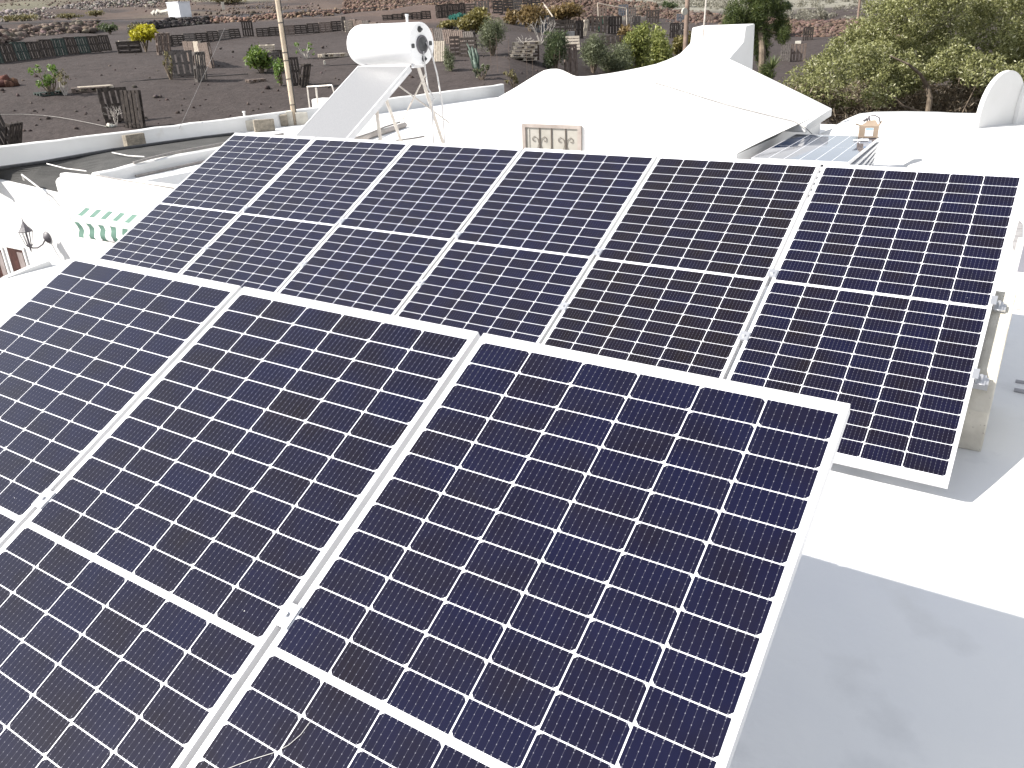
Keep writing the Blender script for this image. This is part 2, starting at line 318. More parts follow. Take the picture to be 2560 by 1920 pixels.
# chimney: tall slab with a buttress
Xc = 2.15; ch = MB()
prof = [(10.0, 1.71), (10.43, 1.735), (10.5, 1.03), (10.55, -.05), (8.7, -.05), (9.1, 1.1), (9.29, 1.27), (9.95, 1.49)]
ch.prism([(Xc, y, z) for y, z in prof], (-.87, 0, 0)); ch.build('chimney', WHITE, H, bevel=.02)
# vaulted roof at the right and its round-headed end slabs
va = MB(); vs = []; XS = [3.25, 3.32, 3.45, 3.7, 4.2, 4.68, 4.95, 5.6, 6.5, 8, 12, 18]; hs = [.0, .55, .78, .93, 1, 1, 1, 1, .99, .98, .97, .95]; YS = [9.4, 9.4, 9.4, 9.4, 9.35, 9.2, 8.0, 7.7, 7.6, 7.6, 7.6, 7.6]
rnd = random.Random(5)
for X, hh, y0_ in zip(XS, hs, YS):
    for k in range(13):
        a = k/12; vs.append((X, y0_+a*(13-y0_), -.012+(.255*hh*math.sin(math.pi*.5*min(1, a*2.2))+rnd.uniform(-.004, .004) if k else 0) if k < 12 else -.6))
va.add(vs, [(i*13+k, (i+1)*13+k, (i+1)*13+k+1, i*13+k+1) for i in range(len(XS)-1) for k in range(12)]); va.build('vaulted_roof', WHITE, H, smooth=True)
def lunette(cx, Y, rx, rz, z0, yaw, name='round_headed_slab'):
    ux = Vector((math.cos(yaw), math.sin(yaw), 0)); nn = Vector((-ux.y, ux.x, 0)); c = Vector((cx, Y, z0))
    P = [c+ux*(-rx*math.cos(math.pi*k/24))+Vector((0, 0, rz*math.sin(math.pi*k/24)**.85)) for k in range(25)]
    P = [c-ux*rx-Vector((0, 0, .4))]+P+[c+ux*rx-Vector((0, 0, .4))]
    MB().prism(P, nn*.07).build(name, WHITE, H, bevel=.01)
c1 = onY(2503, 297, 11.0); c2 = onY(2596, 292, 11.7); lunette(float(c1[0]), 11.0, .53, .70, .30, math.radians(62), 'round_headed_slab'); lunette(float(c2[0]), 11.7, .53, .86, .30, math.radians(62))
# window with scroll grille in the front wall
WB = mat('beige_painted_wood', (.255, .24, .21), (.30, .285, .255), 6, .6); WBD = mat('pinkish_brown_frame', (.22, .185, .165), (.30, .26, .235), 6, .6); IRON = mat('grey_brown_iron', (.09, .075, .06), (.12, .10, .085), 10, .6)
wy = 6.94; a = onY(1307, 309, wy); b = onY(1455, 318, wy); x0, x1, z1 = float(a[0]), float(b[0]), float(a[2]); z0 = z1-.75
wn = MB().box((x0, wy-.03, z0), (x0+.055, wy, z1)).box((x1-.055, wy-.03, z0), (x1, wy, z1)).box((x0+.055, wy-.03, z1-.045), (x1-.055, wy, z1)).box((x0+.055, wy-.03, z0), (x1-.055, wy, z0+.05)).build('window', WBD, H)
MB().box((x0+.055, wy-.006, z0+.05), (x1-.055, wy-.002, z1-.045)).box((x0+.10, wy-.016, z0+.05), (x0+.115, wy-.006, z1-.045)).build('shutter', WB, wn)
gr = MB(); zb = z0+.05; xm = (x0+x1)/2
for cx in (x0+.055+(x1-x0-.11)*.27, x0+.055+(x1-x0-.11)*.77):
    zc = z1-.235
    gr.tube([(cx, wy-.016, zb), (cx, wy-.016, z1-.045)], .009, 6)
    for s in (-1, 1):
        P = [(cx+s*.17, wy-.016, zb), (cx+s*.012, wy-.016, zc-.03), (cx+s*.03, wy-.016, zc+.035)]
        P += [(cx+s*(.085-math.cos(q)*(.062-.0095*q)), wy-.016, zc+.02+math.sin(q)*(.062-.0095*q)) for q in [math.pi*.35*k/1.5 for k in range(2, 15)] if .062-.0095*q > .006]
        gr.tube(P, .0046, 5)
gr.tube([(xm, wy-.016, zb), (xm, wy-.016, z1-.045)], .010, 6); gr.build('window_grille', IRON, wn)
# right hand roof: shallow steps, ledge lines and recess sheet in shade grey
GREYM = mat('ledge_shade_grey', (.30, .30, .32), (.36, .36, .38), 6, .6)
st = MB().box((6.42, 3.12, 0), (14, 3.36, .045)).box((6.42, 2.83, 0), (14, 2.95, .03)).build('roof_step', WHITE, H, bevel=.008)
jt = MB().tube([(6.5, 1.36, .012), (8, 1.33, .012), (12, 1.35, .012)], .012, 6).tube([(6.5, 1.50, .008), (8, 1.52, .008), (12, 1.5, .008)], .010, 6).build('roof_joint', GREYM, H)  # grey of the tubes stands for a ledge in shade
h0 = onz(2541, 686); h1 = onz(2543, 604)
hb = MB().box((float(h0[0])-.05, float(h0[1])-.06, 0), (8.4, float(h1[1])+.08, .02)).build('recess_surround', WHITE, H, bevel=.005)
MB().box((float(h0[0]), float(h0[1]), .0205), (8.3, float(h1[1]), .0245)).build('recess_shade', mat('recess_shade_grey', (.19, .185, .21), (.22, .215, .24), 2, .6), hb)  # grey sheet painted in place of the shade in a recess
sp_ = [(2548, 549), (2557, 560), (2556, 600), (2549, 622), (2541, 660), (2541, 640), (2533, 625), (2530, 610), (2537, 590), (2543, 565)]
stn = MB().add([onz(x, y, .0035+.0215*(y > 600)*0) for x, y in sp_], [tuple(range(10))[::-1]]).build('mortar_stain', mat('mortar_stain', (.23, .22, .22), (.33, .32, .32), 12, .9), H)
# cables and cracks on the walls
CAB = mat('grey_cable', (.22, .20, .19), (.3, .28, .26), 20, .7); CABW = mat('white_cable', (.6, .58, .56), (.7, .68, .66), 20, .6); BLK = mat('black_pipe', (.018, .018, .02), (.04, .04, .042), 15, .5)
from mathutils.bvhtree import BVHTree
bvh = BVHTree.FromPolygons([V(q) for q in vs_pr], fs_pr); cpts = []
for x, y in [(1560, 183), (1600, 196), (1640, 209), (1700, 227), (1760, 246), (1820, 264), (1858, 274), (1930, 292), (1985, 305)]:
    h_ = bvh.ray_cast(V(CP), V(ray(x, y)).normalized())[0]
    if h_: cpts.append(h_+Vector((0, -.008, .010)))
cpts += [V(onY(2012, 318, 7.9)), V(onY(2030, 335, 8.0))]
tag(MB().tube(cpts, .0055, 5).build('cable', CAB), 'thin grey cable lying across the pitched white roof and drooping over its edge', 'cable')
tag(MB().tube([(-4.9, 3.26, .15), (-4.0, 3.22, .12), (-3.0, 3.20, .10), (-1.2, 3.19, .08)], .008, 5).build('cable', CAB), 'thin grey cable strung along the top of the awning wall', 'cable')
tag(MB().tube([(-5.02, 4.0, .19), (-5.05, 4.3, .21), (-5.3, 4.9, .20), (-5.22, 5.5, .22), (-5.2, 6.0, .23), (-5.05, 7, .24)], .02, 6).tube([(-4.88, 3.9, .02), (-5.0, 4.8, .02), (-5.05, 5.4, .03), (-4.8, 6.2, .02)], .022, 6).build('cable', CAB), 'bundle of weathered cables running along the short inner parapet', 'cable')
tag(MB().tube([(-7.0, 3.36, -.08), (-6.9, 3.3, .02), (-6.5, 3.27, -.12), (-6.2, 3.22, -.2), (-6.1, 3.2, -.3)], .013, 6).build('water_pipe', CABW), 'short bent white pipe on top of the courtyard wall', 'pipe')
# ------------------------------------------------------------------ shade net with its pipe
NET = mat('dark_shade_net', (.044, .043, .041), (.062, .060, .057), 3, .95, .3, 150, spots=((.075, .07, .065), 5, .66))
nr = thing('shade_net', 'dark shade net stretched flat over the far roof beside the white parapet', 'shade net')
U_ = [(-80, 437), (0, 423), (110, 408), (195, 393), (278, 378), (356, 367), (434, 356), (510, 346), (585, 337)]
L_ = [(-80, 434), (0, 448), (60, 463), (140, 484), (235, 446), (300, 428), (380, 412), (470, 394), (545, 374)]
zU = [.03, .03, .05, .05, .05, .05, .05, .05, .05]; zL = [-.10, -.12, -.17, -.2, -.02, .02, .02, .02, .02]
K = 10; vs = []; up_ = [onz(x, y, z) for (x, y), z in zip(U_, zU)]; lo_ = [onY(x, y, 3.405) if i < 4 else onz(x, y, z) for i, ((x, y), z) in enumerate(zip(L_, zL))]
for i in range(9):
    for k in range(K+1):
        t = k/K; p = up_[i]*(1-t)+lo_[i]*t; vs.append((p[0], p[1], p[2]-.02*math.sin(math.pi*t)+.006*math.sin(i*2+k)))
MB().add(vs, [(i*(K+1)+k, i*(K+1)+k+1, (i+1)*(K+1)+k+1, (i+1)*(K+1)+k) for i in range(8) for k in range(K)]).build('fabric', NET, nr)
MB().tube([p+[0, 0, .012] for p in up_], .036, 8).build('edge_pipe', BLK, nr)
for a, b in ((onz(118, 411, .06), onz(216, 431, .06)), (onz(281, 383, .06), onz(362, 395, .06))):
    MB().tube([(a[0], a[1], .07), ((a[0]+b[0])/2, (a[1]+b[1])/2, .055), (b[0], b[1], .08)], .011, 5).build('rope', CABW, nr)
# ------------------------------------------------------------------ awning
GRN = mat('green_canvas', (.085, .165, .13), (.10, .19, .15), 5, .8, .2, 60); WHC = mat('white_canvas', (.8, .8, .8), (.84, .84, .84), 5, .8, .2, 60)
aw = thing('window_awning', 'small awning with green and white stripes on the courtyard wall', 'awning')
YA = 2.86; xA = float(onY(188.6, 556, YA)[0]); zA = float(onY(188.6, 547, YA)[2]); pit = float(onY(273.6, 566, YA)[0]-xA)/3; wg = pit*.46
bt = MB(); val = MB()
for k in range(6):
    for xa, xb, m in ((xA+k*pit, xA+k*pit+wg, 0), (xA+k*pit+wg, xA+(k+1)*pit, 1)):
        if k == 5 and m: continue
        for (ya, za), (yb, zb), mm in (((YA, zA), (YA+.05, zA+.035), 1), ((YA+.05, zA+.035), (YA+.2, zA+.115), m), ((YA+.2, zA+.115), (3.17, zA+.15), 1)):
            bt.add([(xa, ya, za), (xb, ya, za), (xb, yb, zb), (xa, yb, zb)], [(0, 1, 2, 3)], mm)
        xs_ = [xa+(xb-xa)*j/3 for j in range(4)]; vv = []; zr = [0, -.035, -.10, -.16, -.215, -.255]
        for q, zz in enumerate(zr):
            for j in range(4): vv.append((xs_[j]+(.0 if q < 2 else .009*math.sin((q-1)*1.1+k*.7)+.007*q), YA-.004-.018*math.sin(q*1.7+k*.9)*(q > 0), zA+zz))
        val.add(vv, [(q*4+j, q*4+j+1, (q+1)*4+j+1, (q+1)*4+j) for q in range(5) for j in range(3)], [m][0])
        for q in range(3): val.m[-15+q] = 1
bt.build('canopy', [GRN, WHC], aw); val.build('valance', [GRN, WHC], aw, smooth=True)
pit /= 2
MB().tube([(xA, YA+.03, zA-.02), (xA+11*pit, YA+.03, zA-.02)], .015, 8).build('front_bar', WHITE, aw); MB().tube([(xA, 3.18, zA+.14), (xA+11*pit, 3.18, zA+.14)], .015, 8).build('wall_bar', WHITE, aw)
MB().tube([(xA+.02, YA+.02, zA-.26), (xA+11*pit-.02, YA+.02, zA-.26)], .006, 6).build('hem_rod', CAB, aw)
# ------------------------------------------------------------------ wall lantern
BR = mat('dark_grey_iron', (.07, .065, .075), (.13, .12, .135), 12, .5, .2, 40)
lc = V(onY(88, 590, 3.02)); lm = thing('wall_lantern', 'dark grey lantern on a curved bracket fixed to the white courtyard wall', 'wall lamp', (lc.x, 3.27, lc.z))
wpz = float(onY(118, 593, 3.27)[2]); wpx = float(onY(118, 593, 3.27)[0])-lc.x; lm.location = (lc.x+wpx, 3.27, wpz)
sc = 1.0
lm.scale = (1.1, 1.1, 1.1)
MB().lathe([(0, .085), (.012, .08), (.03, .05), (.05, .02)], (0, 0, 0), (0, -1, 0), 20).build('wall_plate', BR, lm, smooth='auto')
MB().tube([(0, -.03, -.02), (0, -.09, -.085), (0, -.17, -.115), (0, -.24, -.10), (0, -.27, -.06)], .011, 8).build('bracket', BR, lm, smooth=True)
hd = MB(); c0 = Vector((0, -.27, -.06))
hd.lathe([(-.09, .004), (-.06, .012), (-.02, .014), (0, .045), (.012, .05)], c0, (0, 0, 1), 6)
hd.lathe([(.20, .095), (.21, .10), (.225, .085), (.27, .05), (.32, .022), (.345, .008), (.40, .003)], c0, (0, 0, 1), 6)
for k in range(6):
    a = k*math.pi/3; hd.tube([c0+Vector((.045*math.cos(a), .045*math.sin(a), .01)), c0+Vector((.088*math.cos(a), .088*math.sin(a), .205))], .0045, 4)
hd.tube([c0+Vector((0, 0, 0)), c0+Vector((0, 0, .2))], .014, 8); hd.build('lantern_head', BR, lm)
# ------------------------------------------------------------------ solar water heater
TW = mat('white_enamel', (.80, .80, .80), (.83, .83, .83), 4, .25, spots=((.66, .58, .48), 3, .68)); DK = mat('dark_recess', (.03, .032, .035), (.06, .062, .065), 15, .6)
GALV = mat('galvanised_steel', (.52, .47, .42), (.64, .60, .55), 12, .5, metal=.3); COLG = mat('frosted_collector_glass', (.205, .207, .215), (.25, .252, .26), 90, .30, .05, 300)
TX1, TY, TZ, TR = -1.40, 6.5, 1.66, .285; TX0 = TX1-1.24
wh = thing('solar_water_heater', 'solar water heater with a white cylindrical tank above a tilted collector', 'water heater', (TX0, TY, .3))
def add_wh(b, name, m, **k):
    o = b.build(name, m, wh, **k); o.location = (-TX0, -TY, -.3); return o
tk = MB().lathe([(0, .16), (.012, .21), (.04, .25), (.09, .275), (.14, TR), (1.235, TR), (1.245, TR-.008), (1.245, .02)], (TX0, TY, TZ), (1, 0, 0), 48)
tko = add_wh(tk, 'tank', TW, smooth='auto')
xe = TX1+.004
ec = MB().lathe([(0, .118), (.004, .118), (.006, .105)], (xe, TY-.0, TZ-.01), (1, 0, 0), 28)
def add_tk(b, name, m, **k): return b.build(name, m, tko, **k)
add_tk(MB().lathe([(.001, .125), (.018, .125), (.018, .1)], (xe, TY, TZ-.01), (1, 0, 0), 28), 'hub_ring', BR)
add_tk(MB().lathe([(.0185, .1), (.0195, .1)], (xe, TY, TZ-.01), (1, 0, 0), 28), 'hub_opening', DK)
for dy, dz, r in ((-.03, .19, .042), (.02, -.20, .042)):
    add_tk(MB().lathe([(.001, r), (.012, r), (.014, r*.7), (.05, r*.4)], (xe, TY+dy, TZ+dz), (1, 0, 0), 16), 'pipe_port', DK)
for dy, dz in ((-.2, -.02), (.2, .0)):
    c = MB(); P = []
    for k in range(16):
        a = k*math.pi/8; P.append((xe+.001, TY+dy+.036*np.sign(math.cos(a))*abs(math.cos(a))**.5, TZ+dz+.03*np.sign(math.sin(a))*abs(math.sin(a))**.5))
    add_tk(MB().prism(P, (.004, 0, 0)), 'hand_hole', DK)
add_tk(MB().lathe([(0, .018), (.1, .018), (.1, .026), (.13, .026)], (TX0+.95, TY+.08, TZ+TR-.02), (0, 0, 1), 12), 'valve', TW)
# collector: top edge at y 6.26, tilt 30 degrees
ca = math.radians(30); Mc = Matrix.Translation((-2.44, 6.27, 1.385)) @ Matrix.Rotation(ca, 4, 'X')
co = MB().box((0, -1.95, -.085), (.98, 0, -.004), M=Mc)
cob = add_wh(co, 'collector', GALV and FRAME)
cf = MB()
for lo, hi in (((0, -1.95), (.022, 0)), ((.958, -1.95), (.98, 0)), ((.022, -.022), (.958, 0)), ((.022, -1.95), (.958, -1.928))): cf.box((lo[0], lo[1], -.004), (hi[0], hi[1], .004), M=Mc)
o = cf.build('collector_frame', FRAME, cob)
o = MB().box((.022, -1.928, -.004), (.958, -.022, .0005), M=Mc).build('collector_glass', COLG, cob)
MB().box((.9805, -.55, -.06), (.9845, -.30, -.03), M=Mc).box((.9805, -.22, -.06), (.9845, -.12, -.03), M=Mc).build('side_plate', ALU, cob)
zf = -.88
def leg(a, b, r=.026, nm='leg'): add_wh(MB().tube([a, b], r, 6), nm, GALV)
xl, xr = TX0+.28, TX1-.12
for x in (xl, xr):
    leg((x, TY+.02, TZ-TR+.02), (x, TY+.95, zf)); None
    leg((x, 6.18, 1.26), (x, 4.6, .34), .02, 'side_rail')
leg((xr, 5.55, .90), (xr, 5.62, zf))
leg((xl, TY+.6, .55), (xr, TY+.2, 1.25), .012, 'brace'); leg((xl, TY+.2, 1.25), (xr, TY+.7, .5), .012, 'brace')
add_wh(MB().box((xl-.05, TY-.12, TZ-TR-.03), (xl, TY+.12, TZ-TR+.02)), 'saddle', FRAME); add_wh(MB().box((xr, TY-.12, TZ-TR-.03), (xr+.05, TY+.12, TZ-TR+.02)), 'saddle', FRAME)
add_wh(MB().tube([(xe+.02, TY+.0, TZ-.1), (xe+.03, TY, TZ-.35), (xe+.04, TY+.02, TZ-.6), (xe+.12, TY+.06, TZ-.75), (xe+.12, TY, .9), (xe+.10, TY-.02, .4), (xe+.10, TY-.05, -.85), (xe-.25, TY-.3, -.87)], .012, 6), 'pipe', CABW, smooth=True)
add_wh(MB().tube([(xe+.02, TY+.08, TZ+.02), (xe+.08, TY+.1, TZ-.1), (xe+.16, TY+.1, TZ-.4), (xe+.2, TY+.12, TZ-.8), (xe+.2, TY+.12, -.87)], .012, 6), 'pipe', CABW, smooth=True)
# ------------------------------------------------------------------ things along the parapet
def leaning_block(px, py, w_, h_, d_, yaw, label, z=0, X=None, m=CONCD, grp=None, tilt=0):
    p = onz(px, py, z); M = Matrix.Translation(V(p)) @ Matrix.Rotation(yaw, 4, 'Z') @ Matrix.Rotation(tilt, 4, 'X')
    b = MB(); b.box((-w_/2, 0, 0), (w_/2, d_, h_)); o = b.build('concrete_block', m, bevel=.012); o.matrix_world = M
    tag(o, label, 'concrete block', grp or 'rough concrete blocks along the roof edge'); return o
yw = math.radians(90)+math.radians(5)
leaning_block(344, 366, .40, .22, .12, yw-.05, 'single rough concrete block leaning on the parapet above the shade net', .05)
p_ = leaning_block(664, 329, .42, .24, .10, math.radians(62), 'wide rough concrete block left of the wooden pole')
leaning_block(634, 327, .30, .22, .06, math.radians(62), 'narrow pale slab behind the wide concrete block', m=CONC)
leaning_block(622, 326, .10, .22, .05, math.radians(62), 'thin pale slab at the left end of the block row', m=CONC)
leaning_block(712, 316, .16, .24, .10, math.radians(50), 'tilted slab leaning between wide block and pole', tilt=.2)
leaning_block(727, 314, .14, .30, .10, math.radians(50), 'pale upright stone at the foot of the wooden pole', m=CONC)
leaning_block(757, 312, .26, .26, .14, math.radians(50), 'pale block right of the wooden pole', m=CONC)
p = onz(617, 326, .0); tag(MB().tube([p, p+[0, 0, .36]], .022, 8).tube([p+[0, 0, .36], p+[0, 0, .39]], .033, 8).build('vent_pipe', WHITE), 'short white pipe stub standing at the parapet end', 'pipe')
POLE = mat('pale_weathered_pole', (.42, .34, .25), (.58, .48, .37), 4, .8, .3, 20); POLB = mat('brown_pole', (.11, .078, .06), (.19, .135, .105), 4, .85, .3, 20)
pb = onz(738, 312, 0.0); tp = onY(690, -20, float(pb[1])-.05)
pw = thing('wooden_pole', 'tall pale wooden pole strapped with dark bands beside the concrete blocks', 'pole', pb)
rel = V(tp)-V(pb); MB().tube([(0, 0, 0), rel*1.35], [.052, .046], 12).build('shaft', POLE, pw, smooth='auto')
for t in (.16, .36, .50, .56, .78): MB().tube([rel*t-Vector((0, 0, .008)), rel*t+Vector((0, 0, .008))], .058, 12).build('band', BLK, pw)
MB().tube([rel*.0+Vector((.06, .02, 0)), rel*.5+Vector((.065, .03, 0)), rel*1.3+Vector((.06, .02, 0))], .010, 5).build('cable', BLK, pw)
# metal frame and white box behind the collector
p = onz(770, 300, 0); fr = thing('metal_frame', 'rusty white tubular frame standing behind the collector', 'frame', p)
fo = MB()
q = [V(onY(x, y, float(p[1])+.1))-V(p) for x, y in ((768, 217), (830, 213), (790, 219), (795, 265), (775, 300), (843, 262))]
fo.tube([(0, .1, 0), q[0]], .016, 6).tube([q[0], q[1]], .016, 6).tube([q[2], q[3]], .022, 6).tube([q[1], q[5]], .016, 6); fo.build('tubes', GALV, fr)
p = onY(800, 300, float(p[1])+.6); tag(MB().box((p[0]-.22, p[1], -.3), (p[0]+.35, p[1]+.4, onY(800, 248, float(p[1]))[2])).build('water_tank', WHITE, bevel=.04), 'small white box shaped tank behind the collector top edge', 'tank')
# ------------------------------------------------------------------ stack of spare panels with carton
zt2 = .40; nr_ = onz(2122, 405, zt2); fr_ = onz(2204, 338, zt2)
ydir = (V(fr_)-V(nr_)); yawS = math.atan2(ydir.y, ydir.x)-math.pi/2; Ls = 2.094; 
GLS = mat('dark_reflective_glass', (.010, .020, .050), (.014, .026, .062), 3, .06); 
for k in range(6):
    dz = zt2-.002-k*.0645; off = [0, .03, .07, .10, .14, .17][k]; ya = yawS+[0, .01, .035, .05, .07, .085][k]
    M = Matrix.Translation((float(nr_[0])+off*.9, float(nr_[1])+.0, dz)) @ Matrix.Rotation(ya, 4, 'Z')
    lab = ['topmost panel of the stack on the roof, its dark glass reflecting the sky', 'second panel from the top of the stack lying on the roof', 'third panel from the top of the stack lying on the roof', 'fourth panel from the top of the stack lying on the roof', 'fifth panel from the top of the stack lying on the roof', 'lowest panel of the stack lying on the white roof'][k]
    r = thing('solar_panel', lab, 'solar panel', group='spare solar panels stacked on the roof', M=M)
    fb = MB()
    for lo, hi in (((-PWD, 0), (-PWD+.011, Ls)), ((-.011, 0), (0, Ls)), ((-PWD+.011, 0), (-.011, .011)), ((-PWD+.011, Ls-.011), (-.011, Ls))): fb.box((lo[0], lo[1], -.038), (hi[0], hi[1], 0))
    fb.build('frame', FRAME, r); MB().box((-PWD+.011, .011, -.008), (-.011, Ls-.011, -.002)).build('laminate', GLS if k == 0 else BACK, r)
    if k == 0:
        ln = MB()
        for c in range(1, 6): ln.box((-PWD+.011+c*.1695-.003, .03, -.0019), (-PWD+.011+c*.1695+.003, Ls-.03, -.0012))
        ln.box((-PWD+.03, Ls/2-.0015, -.0011), (-.03, Ls/2+.0015, -.0008)); ln.build('grid_lines', BACK, r)
CARD = mat('brown_cardboard', (.27, .205, .15), (.32, .25, .19), 6, .85, .1, 40); PAP = mat('white_paper', (.78, .78, .8), (.82, .82, .84), 6, .7); BLU = mat('blue_print', (.12, .30, .55), (.15, .35, .6), 6, .6)
bp = onz(2170, 344, zt2); bx = thing('cardboard_box', 'open brown cardboard box with raised flaps standing on the stacked panels', 'box', (float(bp[0]), float(bp[1]), zt2)); bx.rotation_euler.z = math.radians(14)
MB().box((-.11, -.02, .001), (.11, .16, .14)).build('carton', CARD, bx)
MB().add([(-.11, -.02, .14), (.11, -.02, .14), (.06, .03, .21), (-.03, .02, .20)], [(0, 1, 2, 3)]).build('flap', CARD, bx)
MB().add([(-.11, .16, .14), (-.11, -.02, .14), (-.17, .0, .155), (-.15, .12, .16)], [(0, 1, 2, 3)]).build('flap', CARD, bx)
MB().add([(.11, -.02, .14), (.11, .16, .14), (.15, .14, .20), (.14, .02, .19)], [(0, 1, 2, 3)]).build('flap', CARD, bx)
lb = MB().box((-.045, -.0225, .02), (.05, -.0205, .12)).build('shipping_label', PAP, bx); MB().box((-.04, -.0235, .10), (.045, -.0228, .115)).box((-.03, -.0235, .045), (.035, -.0228, .05)).build('label_print', BLU, lb)
tp_ = thing('tape_gun', 'dark handled tool with curved grip sticking out of the cardboard box', 'tool', (float(bp[0])+.0, float(bp[1])+.06, zt2+.15))
MB().tube([(-.05, 0, .03), (-.035, 0, .10), (.03, 0, .115), (.09, 0, .085), (.11, 0, .02)], .008, 6).tube([(-.035, 0, .1), (-.01, 0, .02)], .011, 6).tube([(-.09, 0, .04), (-.05, 0, .07)], .016, 6).build('handle', BR, tp_, smooth=True)
pp = onz(2160, 352, zt2); o = MB().box((-.05, -.03, 0), (.05, .03, .02)).box((-.12, .0, 0), (-.06, .03, .012)).build('paper_slips', PAP); o.location = (float(pp[0]), float(pp[1]), zt2+.001); o.rotation_euler.z = .4
tag(o, 'white paper slips and connector lying in front of the cardboard box', 'papers')
# rod at the chimney
p = onY(1757, 97, 9.2); q = onY(1768, -30, 9.1); tag(MB().tube([p, q], .011, 6).build('antenna_rod', GALV), 'thin pale metal rod rising in front of the chimney', 'rod')
# ================================================================== ground, hill and everything beyond the roof
def colored(name, attr, rough=.95, bump=.6, bscale=9, nscale=1.2, dist=.03, amp=(.72, 1.28)):
    m = bpy.data.materials.new(name); m.use_nodes = True; t = m.node_tree; b = t.nodes['Principled BSDF']; L = t.links.new
    b.inputs['Roughness'].default_value = rough; b.inputs['Specular IOR Level'].default_value = .2
    at = N(t, 'ShaderNodeAttribute', attribute_name=attr); tc = N(t, 'ShaderNodeTexCoord')
    n1 = N(t, 'ShaderNodeTexNoise'); n1.inputs['Scale'].default_value = nscale; n1.inputs['Detail'].default_value = 9; n1.inputs['Roughness'].default_value = .7; L(tc.outputs['Object'], n1.inputs[0])
    mr = N(t, 'ShaderNodeMapRange'); mr.inputs[1].default_value = .3; mr.inputs[2].default_value = .7; mr.inputs[3].default_value = amp[0]; mr.inputs[4].default_value = amp[1]; L(n1.outputs['Fac'], mr.inputs[0])
    vm = N(t, 'ShaderNodeVectorMath', operation='SCALE'); L(at.outputs['Color'], vm.inputs[0]); L(mr.outputs[0], vm.inputs['Scale']); L(vm.outputs[0], b.inputs['Base Color'])
    n3 = N(t, 'ShaderNodeTexNoise'); n3.inputs['Scale'].default_value = bscale; n3.inputs['Detail'].default_value = 8; L(tc.outputs['Object'], n3.inputs[0])
    bp = N(t, 'ShaderNodeBump'); bp.inputs['Strength'].default_value = bump; bp.inputs['Distance'].default_value = dist; L(n3.outputs['Fac'], bp.inputs['Height']); L(bp.outputs[0], b.inputs['Normal'])
    return m
rng = np.random.default_rng(3)
def vnoise(x, y, sc, seed):
    r = np.random.default_rng(seed); T = r.random((64, 64)); u = x/sc; v = y/sc; i = np.floor(u).astype(int); j = np.floor(v).astype(int); a = u-i; b = v-j
    a = a*a*(3-2*a); b = b*b*(3-2*b); q = lambda p, s: T[p % 64, s % 64]
    return (q(i, j)*(1-a)+q(i+1, j)*a)*(1-b)+(q(i, j+1)*(1-a)+q(i+1, j+1)*a)*b
angs = np.concatenate([np.linspace(-180, -75, 22)[:-1], np.linspace(-75, 12, 330), np.linspace(12, 180, 34)[1:-1]])
rads = np.concatenate([[.5, 6, 12, 16], np.linspace(18, 60, 150), 60*np.exp(np.linspace(.01, math.log(15), 170))])
A, Rr = np.meshgrid(np.radians(angs), rads); X = CP[0]+Rr*np.sin(A); Y = CP[1]+Rr*np.cos(A)
Zb = terr(X, Y); far = np.clip((Rr-40)/60, 0, 1)
Zt = Zb+(vnoise(X, Y, 1.1, 1)-.5)*.05+(vnoise(X, Y, .5, 2)-.5)*.02+far*((vnoise(X, Y, 9, 3)-.5)*.9+(vnoise(X, Y, 3, 4)-.5)*.45)
s_ = np.interp(np.degrees(A), AK+[60, 120], AV+[.6, 1]); reff = Rr*s_; ad = np.degrees(A)
dark = np.array([.0525, .0425, .0400]); brown = np.array([.095, .070, .058]); red = np.array([.098, .068, .056]); olive = np.array([.15, .14, .10]); grey = np.array([.21, .20, .165]); lava = np.array([.046, .041, .043])
def mixc(c, k, m): return c*(1-m[..., None])+k*m[..., None]
sm = lambda x, a, b: np.clip((x-a)/(b-a), 0, 1)
nz = vnoise(X, Y, 14, 7); nf = vnoise(X, Y, 4, 8)
C_ = np.ones(X.shape+(3,))*dark*(.9+.2*nf[..., None])
left = sm(ad, -38, -46)                        # 1 on the left half
lim = 72+(nz-.5)*8
C_ = mixc(C_, brown*1.0, sm(reff, lim, lim+4)*sm(nf, .35, .6)*.7)
C_ = mixc(C_, red*1.05, (1-left)*sm(reff, 60+(nz-.5)*6, 64+(nz-.5)*6)*.9)
C_ = mixc(C_, lava, left*sm(reff, 79, 81)*(1-sm(reff, 92, 96)))
C_ = mixc(C_, brown*.95, left*sm(reff, 93, 100)*sm(nf, .2, .5))
C_ = mixc(C_, olive, left*sm(reff, 125, 140)*sm(nz, .35, .5))
C_ = mixc(C_, olive*.8, left*sm(reff, 98, 110)*sm(nz, .55, .65)*.8)
right = sm(ad, -31, -25)
C_ = mixc(C_, grey, right*sm(reff, 58+(nz-.5)*6, 61+(nz-.5)*6))
gv = np.stack([X, Y, Zt], -1).reshape(-1, 3); nA = len(angs); nR = len(rads)
i, j = np.meshgrid(np.arange(nR-1), np.arange(nA), indexing='ij'); jn = (j+1) % nA
fq = np.stack([i*nA+j, (i+1)*nA+j, (i+1)*nA+jn, i*nA+jn], -1).reshape(-1, 4)[:, ::-1]
